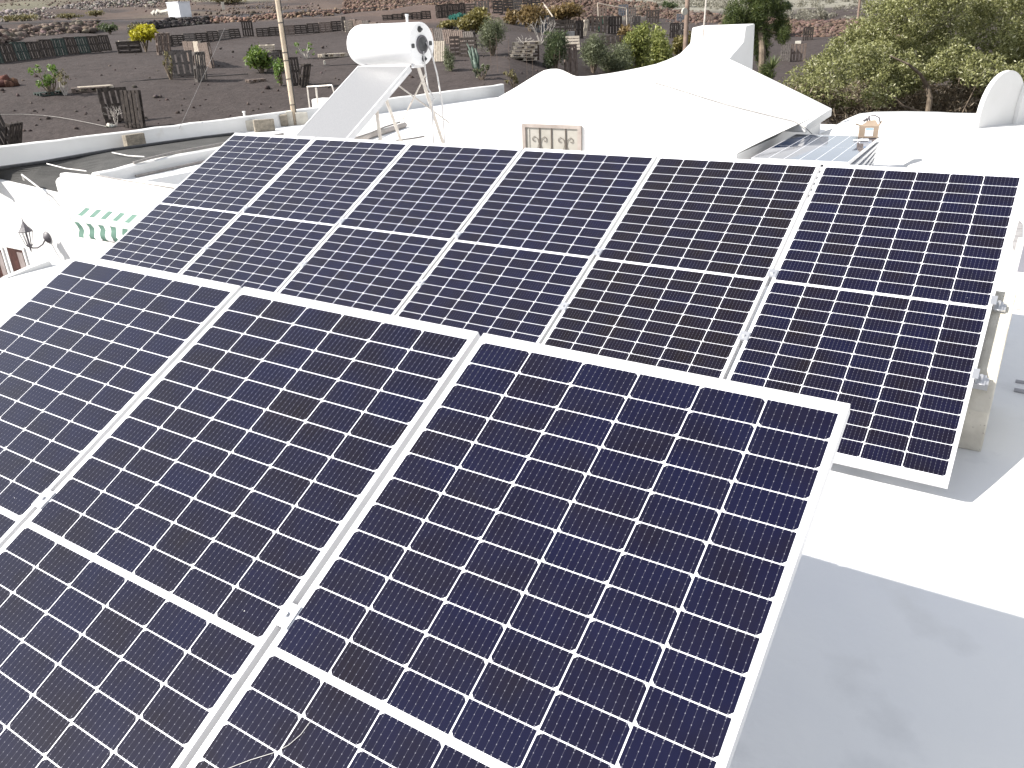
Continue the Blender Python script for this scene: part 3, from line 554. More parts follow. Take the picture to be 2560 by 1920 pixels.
def npmesh(name, v, f, m, parent=None, col=None, smooth=False):
    me = bpy.data.meshes.new(name); k = f.shape[1]; me.vertices.add(len(v)); me.vertices.foreach_set('co', v.astype(np.float32).ravel())
    me.loops.add(f.size); me.loops.foreach_set('vertex_index', f.astype(np.int32).ravel()); me.polygons.add(len(f)); me.polygons.foreach_set('loop_start', np.arange(0, f.size, k, dtype=np.int32))
    if smooth: me.polygons.foreach_set('use_smooth', np.ones(len(f), bool))
    me.update(calc_edges=True); me.validate()
    if col is not None:
        a = me.attributes.new('col', 'FLOAT_COLOR', 'POINT'); a.data.foreach_set('color', np.concatenate([col, np.ones((len(col), 1))], 1).astype(np.float32).ravel())
    me.materials.append(m); o = bpy.data.objects.new(name, me); COL.objects.link(o)
    if parent: o.parent = parent
    return o
GM = colored('volcanic_gravel', 'col', bump=.9, bscale=7, nscale=2.3, dist=.05)
tag(npmesh('ground', gv, fq, GM, col=C_.reshape(-1, 3), smooth=True), kind='structure')
# ------------------------------------------------------------------ rocks
phi = (1+5**.5)/2
ICO = np.array([(-1, phi, 0), (1, phi, 0), (-1, -phi, 0), (1, -phi, 0), (0, -1, phi), (0, 1, phi), (0, -1, -phi), (0, 1, -phi), (phi, 0, -1), (phi, 0, 1), (-phi, 0, -1), (-phi, 0, 1)])/1.9
ICF = np.array([(0, 11, 5), (0, 5, 1), (0, 1, 7), (0, 7, 10), (0, 10, 11), (1, 5, 9), (5, 11, 4), (11, 10, 2), (10, 7, 6), (7, 1, 8), (3, 9, 4), (3, 4, 2), (3, 2, 6), (3, 6, 8), (3, 8, 9), (4, 9, 5), (2, 4, 11), (6, 2, 10), (8, 6, 7), (9, 8, 1)])
def rocks(P, size, col, rg):
    n = len(P); s = size*rg.lognormal(0, .35, n); B = ICO[None]*(1+rg.normal(0, .16, (n, 12, 1)))
    B = B*rg.uniform(.65, 1.2, (n, 1, 3)); a = rg.uniform(0, 6.28, n); c, q = np.cos(a)[:, None], np.sin(a)[:, None]
    v = np.stack([B[..., 0]*c-B[..., 1]*q, B[..., 0]*q+B[..., 1]*c, B[..., 2]*.8], -1)*s[:, None, None]+P[:, None]+np.array([0, 0, .15])*s[:, None, None]
    f = ICF[None]+np.arange(n)[:, None, None]*12
    cc = np.repeat((col[None]*rg.uniform(.55, 1.5, (n, 1))*rg.uniform(.92, 1.08, (n, 3))), 12, 0)
    return v.reshape(-1, 3), f.reshape(-1, 3), cc
RM = colored('lava_rock', 'col', bump=.8, bscale=14, nscale=5, dist=.04)
def strip(name, pts, n, wpx, size, col, seed, heap=0, label=None, cat=None, grp=None, stuff=False):
    rg = np.random.default_rng(seed); pts = np.array(pts, float); seg = np.hypot(*np.diff(pts, axis=0).T); cu = np.concatenate([[0], np.cumsum(seg)])
    t = rg.uniform(0, cu[-1], n); x = np.interp(t, cu, pts[:, 0]); y = np.interp(t, cu, pts[:, 1])
    k = rg.normal(0, .5, n).clip(-1, 1); P = np.array([g(a, max(b+d*wpx, -30)) for a, b, d in zip(x, y, k)])
    P[:, 2] += heap*(1-np.abs(k))*rg.uniform(0, 1, n)
    v, f, c = rocks(P, size, np.array(col), rg); o = npmesh(name, v, f, RM, col=c)
    return tag(o, kind='stuff') if stuff else tag(o, label, cat, grp)
strip('stone_wall', [(0, 44), (60, 40), (130, 34), (190, 22), (250, 14), (330, 10), (400, 6)], 1500, 10, .17, (.20, .175, .16), 1, .6, 'heaped wall of pale grey boulders far up the slope at the top left', 'stone wall')
strip('stone_wall', [(-10, 106), (60, 92), (130, 84), (200, 76), (245, 70)], 1100, 6, .17, (.13, .10, .085), 2, .5, 'low wall of brown rocks just beyond the long left pallet fence', 'stone wall')
strip('stone_wall', [(325, 76), (380, 72), (430, 64), (480, 61), (522, 57)], 1000, 3, .15, (.05, .044, .043), 3, .45, 'dark lava rock bank above the yellow bush', 'stone wall')
strip('stone_wall', [(520, 52), (610, 52), (700, 44), (790, 36), (880, 28), (960, 21), (1100, 16)], 900, 5, .13, (.16, .11, .085), 4, .3, 'thin line of reddish stones below the reddish bank', 'stone wall')
strip('loose_stones', [(860, 16), (960, 8), (1080, 4), (1200, 2), (1330, 6), (1450, 14), (1560, 18), (1640, 22)], 6000, 17, .15, (.112, .078, .062), 5, .4, stuff=True)
strip('loose_stones', [(1340, 34), (1420, 36), (1500, 34), (1560, 28), (1680, 40), (1760, 52), (1830, 62)], 5200, 19, .15, (.105, .073, .059), 6, .4, stuff=True)
strip('loose_stones', [(1880, 62), (1940, 68), (2000, 76), (2060, 74), (2140, 70), (2250, 78)], 5200, 20, .15, (.108, .074, .06), 7, .5, stuff=True)
strip('loose_stones', [(0, 14), (150, 8), (330, 2), (620, 20), (800, 14)], 1500, 24, .12, (.12, .09, .075), 8, .1, stuff=True)
rg = np.random.default_rng(12); P = []
for k in range(420):
    x = rg.uniform(-20, 1700); P.append(g(x, rg.uniform(70, 330)))
v, f, c = rocks(np.array(P), .05, np.array([.07, .055, .05]), rg); tag(npmesh('loose_stones', v, f, RM, col=c), kind='stuff')
def pile(px, py, wpx, hpx, n, size, col, seed, label):
    rg = np.random.default_rng(seed); c = g(px, py); d = depth(c); W = wpx*d/F/2; Hh = hpx*d/F
    a = rg.uniform(0, 6.28, n); r = np.sqrt(rg.random(n)); P = c+np.stack([np.cos(a)*r*W, np.sin(a)*r*W, (1-r)*Hh*.8*rg.random(n)], -1)
    v, f, cc = rocks(P, size, np.array(col), rg); tag(npmesh('rock_pile', v, f, RM, col=cc), label, 'rock pile')
pile(18, 214, 44, 20, 60, .14, (.10, .05, .038), 20, 'small heap of reddish brown rocks at the left edge of the field')
pile(112, 110, 40, 22, 1, .01, (.06, .05, .05), 21, 'x') if False else None
pile(276, 317, 20, 5, 6, .09, (.45, .42, .38), 22, 'few pale stones at the foot of the two leaning dark pallets')
pile(395, 243, 16, 6, 5, .09, (.06, .05, .045), 23, 'few dark lava stones beyond the two leaning dark pallets')
pile(4, 88, 34, 22, 70, .25, (.05, .042, .045), 24, 'dark rock heap at the far left edge above the pallet fence')
pile(1950, 122, 1, 1, 1, .02, (.3, .3, .3), 25, 'x') if False else None
# ------------------------------------------------------------------ foliage
def leafcloud(cl, n, size, seed, aspect=.45, shell=.45, grav=0):
    rg = np.random.default_rng(seed); cl = [(np.array(c, float), np.array(r, float)) for c, r in cl]
    wts = np.array([r.prod()**(2/3) for c, r in cl]); idx = rg.choice(len(cl), n, p=wts/wts.sum())
    Cc = np.array([c for c, r in cl])[idx]; Rd = np.array([r for c, r in cl])[idx]
    d = rg.normal(size=(n, 3)); d /= np.linalg.norm(d, axis=1)[:, None]; rr = rg.random(n)**shell
    lump = 1+.22*np.sin(d[:, 0]*5+idx)*np.cos(d[:, 1]*6+idx*2)+.12*np.sin(d[:, 2]*9+idx*3)
    P = Cc+d*Rd*(rr*lump)[:, None]
    u = rg.normal(size=(n, 3)); u[:, 2] -= grav; u /= np.linalg.norm(u, axis=1)[:, None]; q = rg.normal(size=(n, 3)); w_ = np.cross(u, q); w_ /= np.linalg.norm(w_, axis=1)[:, None]
    s = size*rg.uniform(.6, 1.4, n)[:, None]
    v = np.stack([P-u*s, P+w_*s*aspect, P+u*s, P-w_*s*aspect], 1).reshape(-1, 3)
    return v, np.arange(4*n).reshape(-1, 4)
def stems(c, tops, r0, seed, mid=.35):
    b = MB(); rnd = random.Random(seed)
    for t in tops:
        a = V(c); e = V(t); m_ = a.lerp(e, .5)+Vector((rnd.uniform(-1, 1), rnd.uniform(-1, 1), rnd.uniform(0, 1)))*(e-a).length*.12
        b.tube([a, a.lerp(m_, .6), m_, e], [r0, r0*.8, r0*.6, r0*.25], 5)
    return b
BARK = mat('grey_brown_bark', (.10, .075, .055), (.19, .15, .11), 9, .9, .5, 30); BARKP = mat('pale_dry_bark', (.34, .31, .28), (.48, .45, .41), 9, .9, .3, 30)
LV = dict(
  yellow=leafmat('bright_yellow_leaves', (.26, .24, .01), (.50, .46, .03), (.62, .58, .10)), bright=leafmat('bright_green_leaves', (.055, .10, .018), (.15, .22, .04), (.24, .29, .09)),
  sparse=leafmat('pale_green_leaves', (.10, .17, .04), (.16, .25, .05), (.28, .34, .12)), dry=leafmat('dry_olive_leaves', (.12, .11, .05), (.22, .19, .09), (.3, .27, .16)),
  orange=leafmat('orange_vine_leaves', (.12, .08, .03), (.23, .16, .065), (.32, .25, .11)), olive=leafmat('yellow_olive_leaves', (.10, .09, .025), (.20, .17, .05), (.30, .26, .09)),
  greyg=leafmat('grey_green_needles', (.08, .095, .05), (.17, .19, .105), (.27, .28, .17)), darkg=leafmat('dark_green_needles', (.04, .06, .025), (.10, .13, .055), (.17, .19, .09)),
  yg=leafmat('yellow_green_leaves', (.12, .145, .035), (.27, .29, .08), (.45, .45, .19)), pine=leafmat('pine_needles', (.035, .055, .015), (.105, .135, .035), (.20, .22, .07)),
  tree=leafmat('glinting_tree_leaves', (.12, .132, .045), (.32, .325, .135), (.62, .61, .43)), teal=leafmat('teal_netting', (.03, .16, .13), (.08, .28, .23)), scrub=leafmat('grey_scrub_twigs', (.17, .16, .12), (.28, .265, .215)))  # palest tree leaves are glints painted into the leaf colour
def bush(px, py, wpx, hpx, kind, n, lpx, label, seed, cat='bush', shape='round', aspect=.45, name='bush', grp=None, stem=True, base=.0, bark=None):
    c = g(px, py); d = depth(c); k = d/F; W = wpx*k/2*1.12; Hh = hpx*k*1.04; rg = np.random.default_rng(seed); cl = []
    if shape == 'round':
        for _ in range(9):
            a = rg.uniform(0, 6.28); r = rg.uniform(.1, .55)*W; cl.append((c+[math.cos(a)*r, math.sin(a)*r, Hh*(base+(1-base)*rg.uniform(.38, .70))], (W*.5, W*.5, Hh*(1-base)*.32)))
    elif shape == 'tall':
        for _ in range(11):
            a = rg.uniform(0, 6.28); r = rg.uniform(.1, .62)*W; cl.append((c+[math.cos(a)*r, math.sin(a)*r, Hh*rg.uniform(.25, .78)], (W*.40, W*.40, Hh*.27)))
    else:                                        # sparse: small tufts
        for _ in range(10):
            a = rg.uniform(0, 6.28); r = rg.uniform(.1, .9)*W; cl.append((c+[math.cos(a)*r, math.sin(a)*r, Hh*rg.uniform(.25, .95)], (W*.22, W*.22, Hh*.13)))
    root = thing(name, label, cat, c, grp); v, f = leafcloud(cl, n, lpx*k, seed, aspect); o = npmesh('foliage', v-np.array(c), f, LV[kind], root)
    if stem: stems((0, 0, -.1), [np.array(q)-c for q, _ in cl], .022*Hh+.008, seed).build('stems', bark or BARK, root)
    return root
bush(365, 128, 78, 60, 'yellow', 1900, 5.2, 'bright yellow leaved bush behind the broken pallet pile', 1, base=.25)
bush(130, 238, 66, 76, 'sparse', 420, 4.2, 'sparse light green young tree beside the flat dark pallet', 2, 'young tree', 'sparse', name='young_tree')
bush(163, 238, 54, 62, 'dry', 170, 3.5, 'pale half bare sapling right of the sparse green tree', 3, 'sapling', 'sparse', name='sapling', bark=BARKP)
bush(428, 200, 26, 62, 'dry', 150, 3.5, 'thin olive sapling in front of the leaning dark pallets', 4, 'sapling', 'sparse', name='sapling')
bush(655, 181, 72, 62, 'bright', 1500, 5, 'dense bright green fig bush sheltered by pallets left of the pole', 5)
bush(702, 213, 36, 66, 'sparse', 300, 4.5, 'narrow green and yellow sapling touching the wooden pole', 6, 'sapling', 'tall', name='sapling')
bush(768, 145, 46, 38, 'sparse', 60, 4.5, 'nearly bare sapling with few green leaves right of the pole', 7, 'sapling', 'sparse', name='sapling', bark=BARKP)
bush(275, 82, 60, 22, 'darkg', 420, 3.5, 'dark olive shrub above the right end of the long pallet fence', 8)
bush(345, 80, 50, 18, 'dry', 300, 3.5, 'brownish green shrub behind the yellow bush', 9)
bush(172, 47, 62, 12, 'dry', 380, 3.5, 'low olive shrub on the far slope left of two', 10, grp=None)
bush(240, 40, 56, 12, 'dry', 340, 3.5, 'low olive shrub on the far slope right of two', 11)
bush(560, 10, 110, 18, 'dry', 700, 4, 'long low dry shrub right of the small white hut', 12)
bush(60, 52, 110, 14, 'dry', 500, 4, 'long low greyish shrub at the far left below the boulders', 13)
bush(1130, 72, 74, 22, 'olive', 650, 4, 'low yellowish vine row below the teal netting', 14)
bush(1188, 84, 86, 50, 'olive', 2000, 4.5, 'wide yellow olive vine behind the grey green round bush', 15)
bush(1278, 64, 46, 34, 'orange', 900, 4.5, 'small orange vine beneath the slatted pallet fence', 16)
bush(1325, 80, 76, 64, 'orange', 2000, 4.5, 'tall orange brown vine left of the bluish pallets', 17)
bush(1410, 54, 92, 42, 'orange', 2000, 4.5, 'orange vine rising behind the dark pallet enclosure', 18)
bush(1200, 44, 50, 26, 'olive', 450, 4.5, 'olive vine in front of the grey plank screen', 19)
bush(1142, 54, 46, 20, 'teal', 380, 4, 'crumpled teal netting hung over a vine', 20, 'netting', name='netting', stem=False)
bush(1232, 138, 88, 84, 'greyg', 4200, 4.2, 'large round grey green bush in the middle of the field', 21, aspect=.16)
bush(1128, 178, 46, 56, 'greyg', 1300, 4.0, 'small feathery grey green bush below the pallet crates', 22, aspect=.16, shape='tall')
bush(1390, 178, 72, 96, 'darkg', 4600, 4.2, 'dark green feathery bush beside the slanting pallet', 23, aspect=.18, shape='tall')
bush(1482, 184, 78, 96, 'greyg', 4200, 4.2, 'grey green upright bush left of the dark pallet in the bushes', 24, aspect=.18, shape='tall')
bush(1530, 194, 120, 80, 'greyg', 6000, 4.2, 'broad grey green bush just above the white roof edge', 25, aspect=.2, shape='tall')
bush(1590, 188, 100, 118, 'yg', 5600, 4.6, 'tall yellow green bush in the thicket behind the roof hump', 26, aspect=.35, shape='tall')
bush(1648, 176, 92, 100, 'yg', 4600, 4.6, 'yellow green bush nearest the chimney', 27, aspect=.35, shape='tall')
bush(1560, 110, 60, 42, 'orange', 700, 4.4, 'rusty orange shrub top behind the yellow green bush', 28, shape='tall')
bush(1698, 142, 56, 54, 'olive', 1300, 4.4, 'brownish yellow shrub between pole and chimney', 29, shape='tall')
bush(1285, 218, 46, 38, 'dry', 260, 4, 'low thin grass clump at the roof parapet left of the hump', 30, 'grass clump', 'sparse', name='grass_clump')
bush(1205, 200, 40, 34, 'greyg', 200, 4, 'small wispy plant at the foot of the green cactus', 31, 'plant', 'sparse', name='plant')
bush(1950, 92, 60, 38, 'dry', 700, 4.2, 'olive brown shrub on the stony bank left of the small pallets', 32)
# bare branches
def bare(px, py, wpx, hpx, n, seed, label, m=None):
    c = g(px, py); k = depth(c)/F; rg = np.random.default_rng(seed); b = MB()
    root = thing('bare_tree', label, 'bare tree', c)
    def grow(p, d, L, r, lv):
        q = p+d*L*.5+rg.normal(0, .06*L, 3); e = q+(d+rg.normal(0, .25, 3))*L*.5; b.tube([p, q, e], [r, r*.8, r*.55], 5)
        if lv: 
            for _ in range(3):
                dd = d+rg.normal(0, .5, 3); dd[2] = abs(dd[2])*.8+.15; dd /= np.linalg.norm(dd); grow(q+(e-q)*rg.uniform(.2, 1), dd, L*.62, r*.55, lv-1)
    for i in range(n):
        a = i*6.28/n+rg.uniform(0, .5); d = np.array([math.cos(a)*wpx/hpx*.6, math.sin(a)*wpx/hpx*.6, 1.]); d /= np.linalg.norm(d); grow(np.zeros(3), d, hpx*k*.62, .7*k*1.6, 2)
    b.build('branches', m or BARKP, root)
bare(1352, 112, 56, 62, 5, 1, 'bare whitish branching tree in front of the bluish pallets')
bare(1312, 112, 46, 26, 4, 2, 'low bare whitish branches left of the bare tree')
bare(292, 316, 26, 50, 4, 3, 'thin bare sapling in front of the two leaning dark pallets')
bare(1700, 96, 34, 38, 5, 4, 'tangle of bare grey branches against the far pallets')
# ------------------------------------------------------------------ big tree at the right
tb = onY(2325, 300, 22.5); tb[2] = -3.0; k = depth(tb)/F; T = thing('broadleaf_tree', 'large dense green tree filling the upper right behind the white roof', 'tree', tb)
outl = [(2005, 208, 42), (2050, 230, 38), (2080, 175, 46), (2135, 215, 45), (2045, 170, 34), (2120, 130, 46), (2160, 80, 44), (2190, 165, 50), (2215, 40, 50), (2240, 110, 55), (2265, 180, 46), (2290, 20, 60), (2320, 90, 60), (2350, 160, 50), (2390, 30, 60), (2420, 110, 60), (2460, 175, 45),
        (2480, 40, 62), (2520, 110, 60), (2580, 50, 70), (2600, 140, 60), (2660, 90, 80), (2360, -50, 80), (2260, -30, 60), (2480, -50, 80), (2590, -60, 90), (2200, 235, 40), (2110, 255, 24), (2250, 215, 30), (2470, 215, 34), (2700, 200, 70), (2720, 0, 90), (2550, 190, 40), (2300, 160, 44), (2345, 180, 30), (2290, 190, 30), (2420, 190, 40), (2380, 150, 44), (2240, 205, 36), (2075, 245, 32), (2020, 240, 26), (2190, 120, 50), (2150, 150, 44), (2500, 215, 36), (2560, 120, 60)]
rg = np.random.default_rng(77); cl = []
for x, y, r in outl:
    dd = depth(tb)+rg.uniform(-2.0, 2.2)*min(1, r/45); p = CP+ray(x, y)*dd; R_w = r*dd/F*1.12; cl.append((p, (R_w, R_w, R_w*.85)))
    for _ in range(4):
        a = rg.normal(size=3); a /= np.linalg.norm(a); cl.append((p+a*R_w*.8, (R_w*.36,)*3))
v, f = leafcloud(cl, 150000, 3.9*k, 78, .36, .38); npmesh('crown', v-tb, f, LV['tree'], T)
tk_ = MB(); tv = [V(onY(x, y, float(tb[1])+dy))-V(tb) for x, y, dy in ((2325, 245, 0), (2318, 215, 0), (2300, 185, -.4), (2270, 160, -.8), (2225, 140, -1))]
tk_.tube([(0, 0, 0), tv[0], tv[1], tv[2], tv[3], tv[4]], [.09, .075, .06, .04, .03, .02], 10)
for q in [i for i in rg.choice(len(cl), 60, replace=False) if cl[i][0][2] < tb[2]+4.6][:12]:
    e = V(cl[q][0]-tb); s0 = Vector((rg.uniform(-.3, .3), rg.uniform(-.3, .3), rg.uniform(.8, 2.2)))
    tk_.tube([s0, s0.lerp(e, .5)+Vector((rg.uniform(-.4, .4), rg.uniform(-.4, .4), -.2)), e], [.035, .022, .008], 5)
tk_.build('trunk', BARK, T)
# dry undergrowth below the tree
v = []; cl2 = []
for x in list(range(1985, 2700, 26))*2:
    dd = depth(tb)+rg.uniform(-.5, 1.5); p = CP+ray(x, 262+rg.uniform(-24, 26))*dd; cl2.append((p, (.6, .6, .5)))
for x in range(2150, 2620, 24): p = CP+ray(x, 235+rg.uniform(-20, 40))*(depth(tb)+rg.uniform(3, 5)); cl2.append((p, (.8, .8, .6)))
v, f = leafcloud(cl2, 38000, 6.5*k, 79, .22, .4); UG = leafmat('dry_litter_twigs', (.09, .068, .045), (.22, .175, .12), (.42, .37, .29)); tag(npmesh('undergrowth', v, f, UG), kind='stuff')
# ground rise below the tree
# ------------------------------------------------------------------ pine behind the chimney and spiky plant
pbm = g(1905, 250); pbm = CP+ray(1915, 215)*26.; pbm[2] = -3.1; k = depth(pbm)/F; PT = thing('pine_tree', 'feathery dark green pine standing behind the chimney', 'tree', pbm)
cl = []
for x, y, r in ((1838, 34, 32), (1828, 58, 24), (1862, 58, 26), (1912, 10, 34), (1925, -20, 34), (1890, 40, 30), (1905, 78, 30), (1902, 110, 26), (1958, 88, 20), (1950, 60, 24), (1905, 140, 20), (1915, 185, 24), (1880, -10, 30), (1945, 20, 22)):
    dd = 26+rg.uniform(-.5, .5); p = CP+ray(x, y)*dd; R_w = r*dd/F*1.05; cl.append((p, (R_w*.9, R_w*.9, R_w)))
v, f = leafcloud(cl, 30000, 5.5*k, 80, .10, .5, grav=-.5); npmesh('crown', v-pbm, f, LV['pine'], PT)
tt = [V(CP+ray(x, y)*26)-V(pbm) for x, y in ((1906, 130), (1900, 60), (1905, -20))]; b = MB().tube([(0, 0, 0)]+tt, [.14, .11, .08, .04], 8)
for c, r in cl: b.tube([tt[0].lerp(tt[2], .4), V(c-pbm)], [.03, .01], 5)
b.build('trunk', BARK, PT)
def spiky(px, py, hpx, n, dd, label, m, seed):
    c = CP+ray(px, py)*dd; k = dd/F; b = MB(); rnd = random.Random(seed)
    for i in range(n):
        a = rnd.uniform(0, 6.28); e = rnd.uniform(.15, 1.0); d = Vector((math.cos(a)*(1-e*.7), math.sin(a)*(1-e*.7), e)).normalized(); L = hpx*k*rnd.uniform(.7, 1.1); s = d.cross(Vector((0, 0, 1))).normalized()*.03
        p = Vector((0, 0, 0)); b.add([p-s, p+s, d*L*.6+s*.8, d*L, d*L*.6-s*.8], [(0, 1, 2, 3, 4)])
    o = b.build('spiky_plant', m); o.location = V(c); return tag(o, label, 'plant')
spiky(1930, 172, 38, 46, 25, 'spiky yucca like plant between the pine and the far pallets', leafmat('yucca_leaves', (.05, .075, .025), (.13, .16, .06), (.25, .26, .12)), 3)
# ------------------------------------------------------------------ grey scrub on the right hillside
rg = np.random.default_rng(91); cl = []
for _ in range(360):
    x = rg.uniform(1590, 2330); ymax = np.interp(x, [1590, 1700, 1800, 1900, 2100, 2330], [52, 22, 30, 52, 62, 66]); y = rg.uniform(-24, ymax)
    p = g(x, y); kk = depth(p)/F; r = rg.uniform(9, 17)*kk; cl.append((p+[0, 0, r*.35], (r, r, r*.55)))
v, f = leafcloud(cl, 30000, .16, 92, .3, .3); tag(npmesh('hillside_scrub', v, f, LV['scrub']), kind='stuff')
bush(1670, 26, 44, 22, 'darkg', 500, 3.6, 'dark shrub on the scrubby slope left of the middle pole', 33)
bush(1962, 34, 30, 30, 'darkg', 420, 3.6, 'dark slender shrub on the grey slope right of the pine', 34)
bush(2055, 52, 30, 26, 'scrub', 260, 3.6, 'wispy pale shrub left of the right hand pole', 35)
# ------------------------------------------------------------------ pallets
PALM = {}
def pallet_mesh(kind, part):
    if (kind, part) in PALM: return PALM[kind, part]
    rnd = random.Random(kind+part); b = MB(); j = lambda s=.006: rnd.uniform(-s, s)
    if part == 'deck':
        for i in range(5):
            y = i*.1705; b.box((j(.012), y+j(), .122+j(.002)), (1.2+j(.012), y+.118+j(), .144))
        for x in (0, .55, 1.1): b.box((x, 0, .1), (x+.1, .8, .1215))
    else:
        for x in (0, .53, 1.06): b.box((x, 0, .022), (x+.14, .1, .0995))
        b.box((j(.01), 0, 0), (1.2+j(.01), .1, .0215))
    ob = b.build(part, PW[kind]); me = ob.data; bpy.data.objects.remove(ob); PALM[kind, part] = me; return me
def pallet(px, py, wpx, hpx, mode='v', kind='dark', yaw=0, tilt=0, label=None, grp=None, dz=0, P=None, parts=True):
    """mode v: boards upright, h: boards horizontal on edge, f: lying flat; width and height come from the picture size at that distance"""
    c = g(px, py) if P is None else P; d = depth(c); k = d/F; W = wpx*k; Hh = hpx*k
    va_ = math.atan2(c[1]-CP[1], c[0]-CP[0]); Rz = Matrix.Rotation(va_-math.pi/2+yaw, 4, 'Z')
    if mode == 'f': W /= 1.; Sx = Matrix.Diagonal((W/1.2, W/1.2, max(.8, W/1.2), 1)); L = Sx @ Matrix.Translation((-.6, -.4, 0))
    else:
        cy = max(.3, math.cos(yaw)); W /= cy
        if mode == 'v': B = Matrix(((0, 1, 0, -.4), (0, 0, -1, 0), (1, 0, 0, 0), (0, 0, 0, 1))); L = Matrix.Diagonal((W/.8, 1, Hh/1.2, 1)) @ B
        else: B = Matrix(((1, 0, 0, -.6), (0, 0, -1, 0), (0, 1, 0, 0), (0, 0, 0, 1))); L = Matrix.Diagonal((W/1.2, 1, Hh/.8, 1)) @ B
    M = Matrix.Translation(V(c)+Vector((0, 0, dz-.02))) @ Rz @ Matrix.Rotation(tilt, 4, 'X') @ L
    r = thing('pallet', label, 'pallet', group=grp, M=M)
    for nm, ys in (('deck', (0,)), ('runner', (0, .35, .7))):
        for y in ys:
            o = bpy.data.objects.new(nm, pallet_mesh(kind, nm)); COL.objects.link(o); o.parent = r; o.location = (0, y, 0)
    return r
def fence(p0, p1, n, h0, h1, mode, kinds, label, grp, tilt=0, yawx=0, seed=1, hj=.04):
    rnd = random.Random(seed); a = g(*p0); b = g(*p1); A3, B3 = V(a), V(b)
    for i in range(n):
        q = A3.lerp(B3, (i+.5)/n); q.z = float(terr(q.x, q.y)); qn = np.array(q); d = B3-A3; d.z = 0; L = d.length/n
        va_ = math.atan2(qn[1]-CP[1], qn[0]-CP[0])-math.pi/2; yaw = math.atan2(d.y, d.x)-va_; yaw = (yaw+math.pi/2) % math.pi-math.pi/2
        k = depth(qn)/F; h = h0+(h1-h0)*i/max(1, n-1)
        pallet(0, 0, L*.97/k*max(.3, math.cos(yaw)), h*(1+rnd.uniform(-hj, hj)), mode, kinds[i % len(kinds)], yaw+rnd.uniform(-.04, .04)+yawx, tilt+rnd.uniform(-.05, .05), label, grp, P=qn)
fence((-30, 163), (276, 125), 10, 46, 37, 'v', ['green', 'dark', 'green', 'dark', 'dark'], 'dark upright pallet in the long fence row at the upper left of the field', 'pallets of the long upright fence at the upper left', -.12)
fence((398, 116), (600, 94), 7, 23, 21, 'h', ['dark', 'dark', 'grey'], 'dark pallet on its side in the low fence between yellow bush and wooden pole', 'pallets of the low fence behind the yellow bush', -.1)
fence((640, 92), (858, 76), 7, 20, 22, 'h', ['dark', 'dark', 'brown'], 'dark pallet on its side in the low fence behind the wooden pole', 'pallets of the low fence behind the wooden pole', -.1)
fence((882, 78), (1192, 116), 15, 30, 33, 'v', ['brown', 'brown', 'grey'], 'brown upright pallet in the sunlit fence running behind the water heater tank', 'pallets of the sunlit fence behind the tank', .1, seed=4)
fence((955, 56), (1076, 46), 5, 17, 18, 'h', ['dark'], 'dark pallet on its side in the short fence above the tank', 'pallets of the short fence above the tank', -.1)
fence((1090, 46), (1162, 40), 5, 32, 30, 'v', ['dark'], 'dark upright pallet in the fence behind the teal netting', 'dark upright pallets behind the teal netting', -.05)
fence((1228, 36), (1348, 20), 5, 30, 27, 'h', ['dark', 'dark', 'grey'], 'dark slatted pallet in the tall fence at the top centre', 'slatted pallets of the top centre fence', -.05)
fence((474, 150), (538, 170), 5, 48, 57, 'v', ['brown', 'brown', 'light'], 'sunlit upright pallet in the short receding row above the leaning dark pallets', 'sunlit pallets of the short receding row', .04)
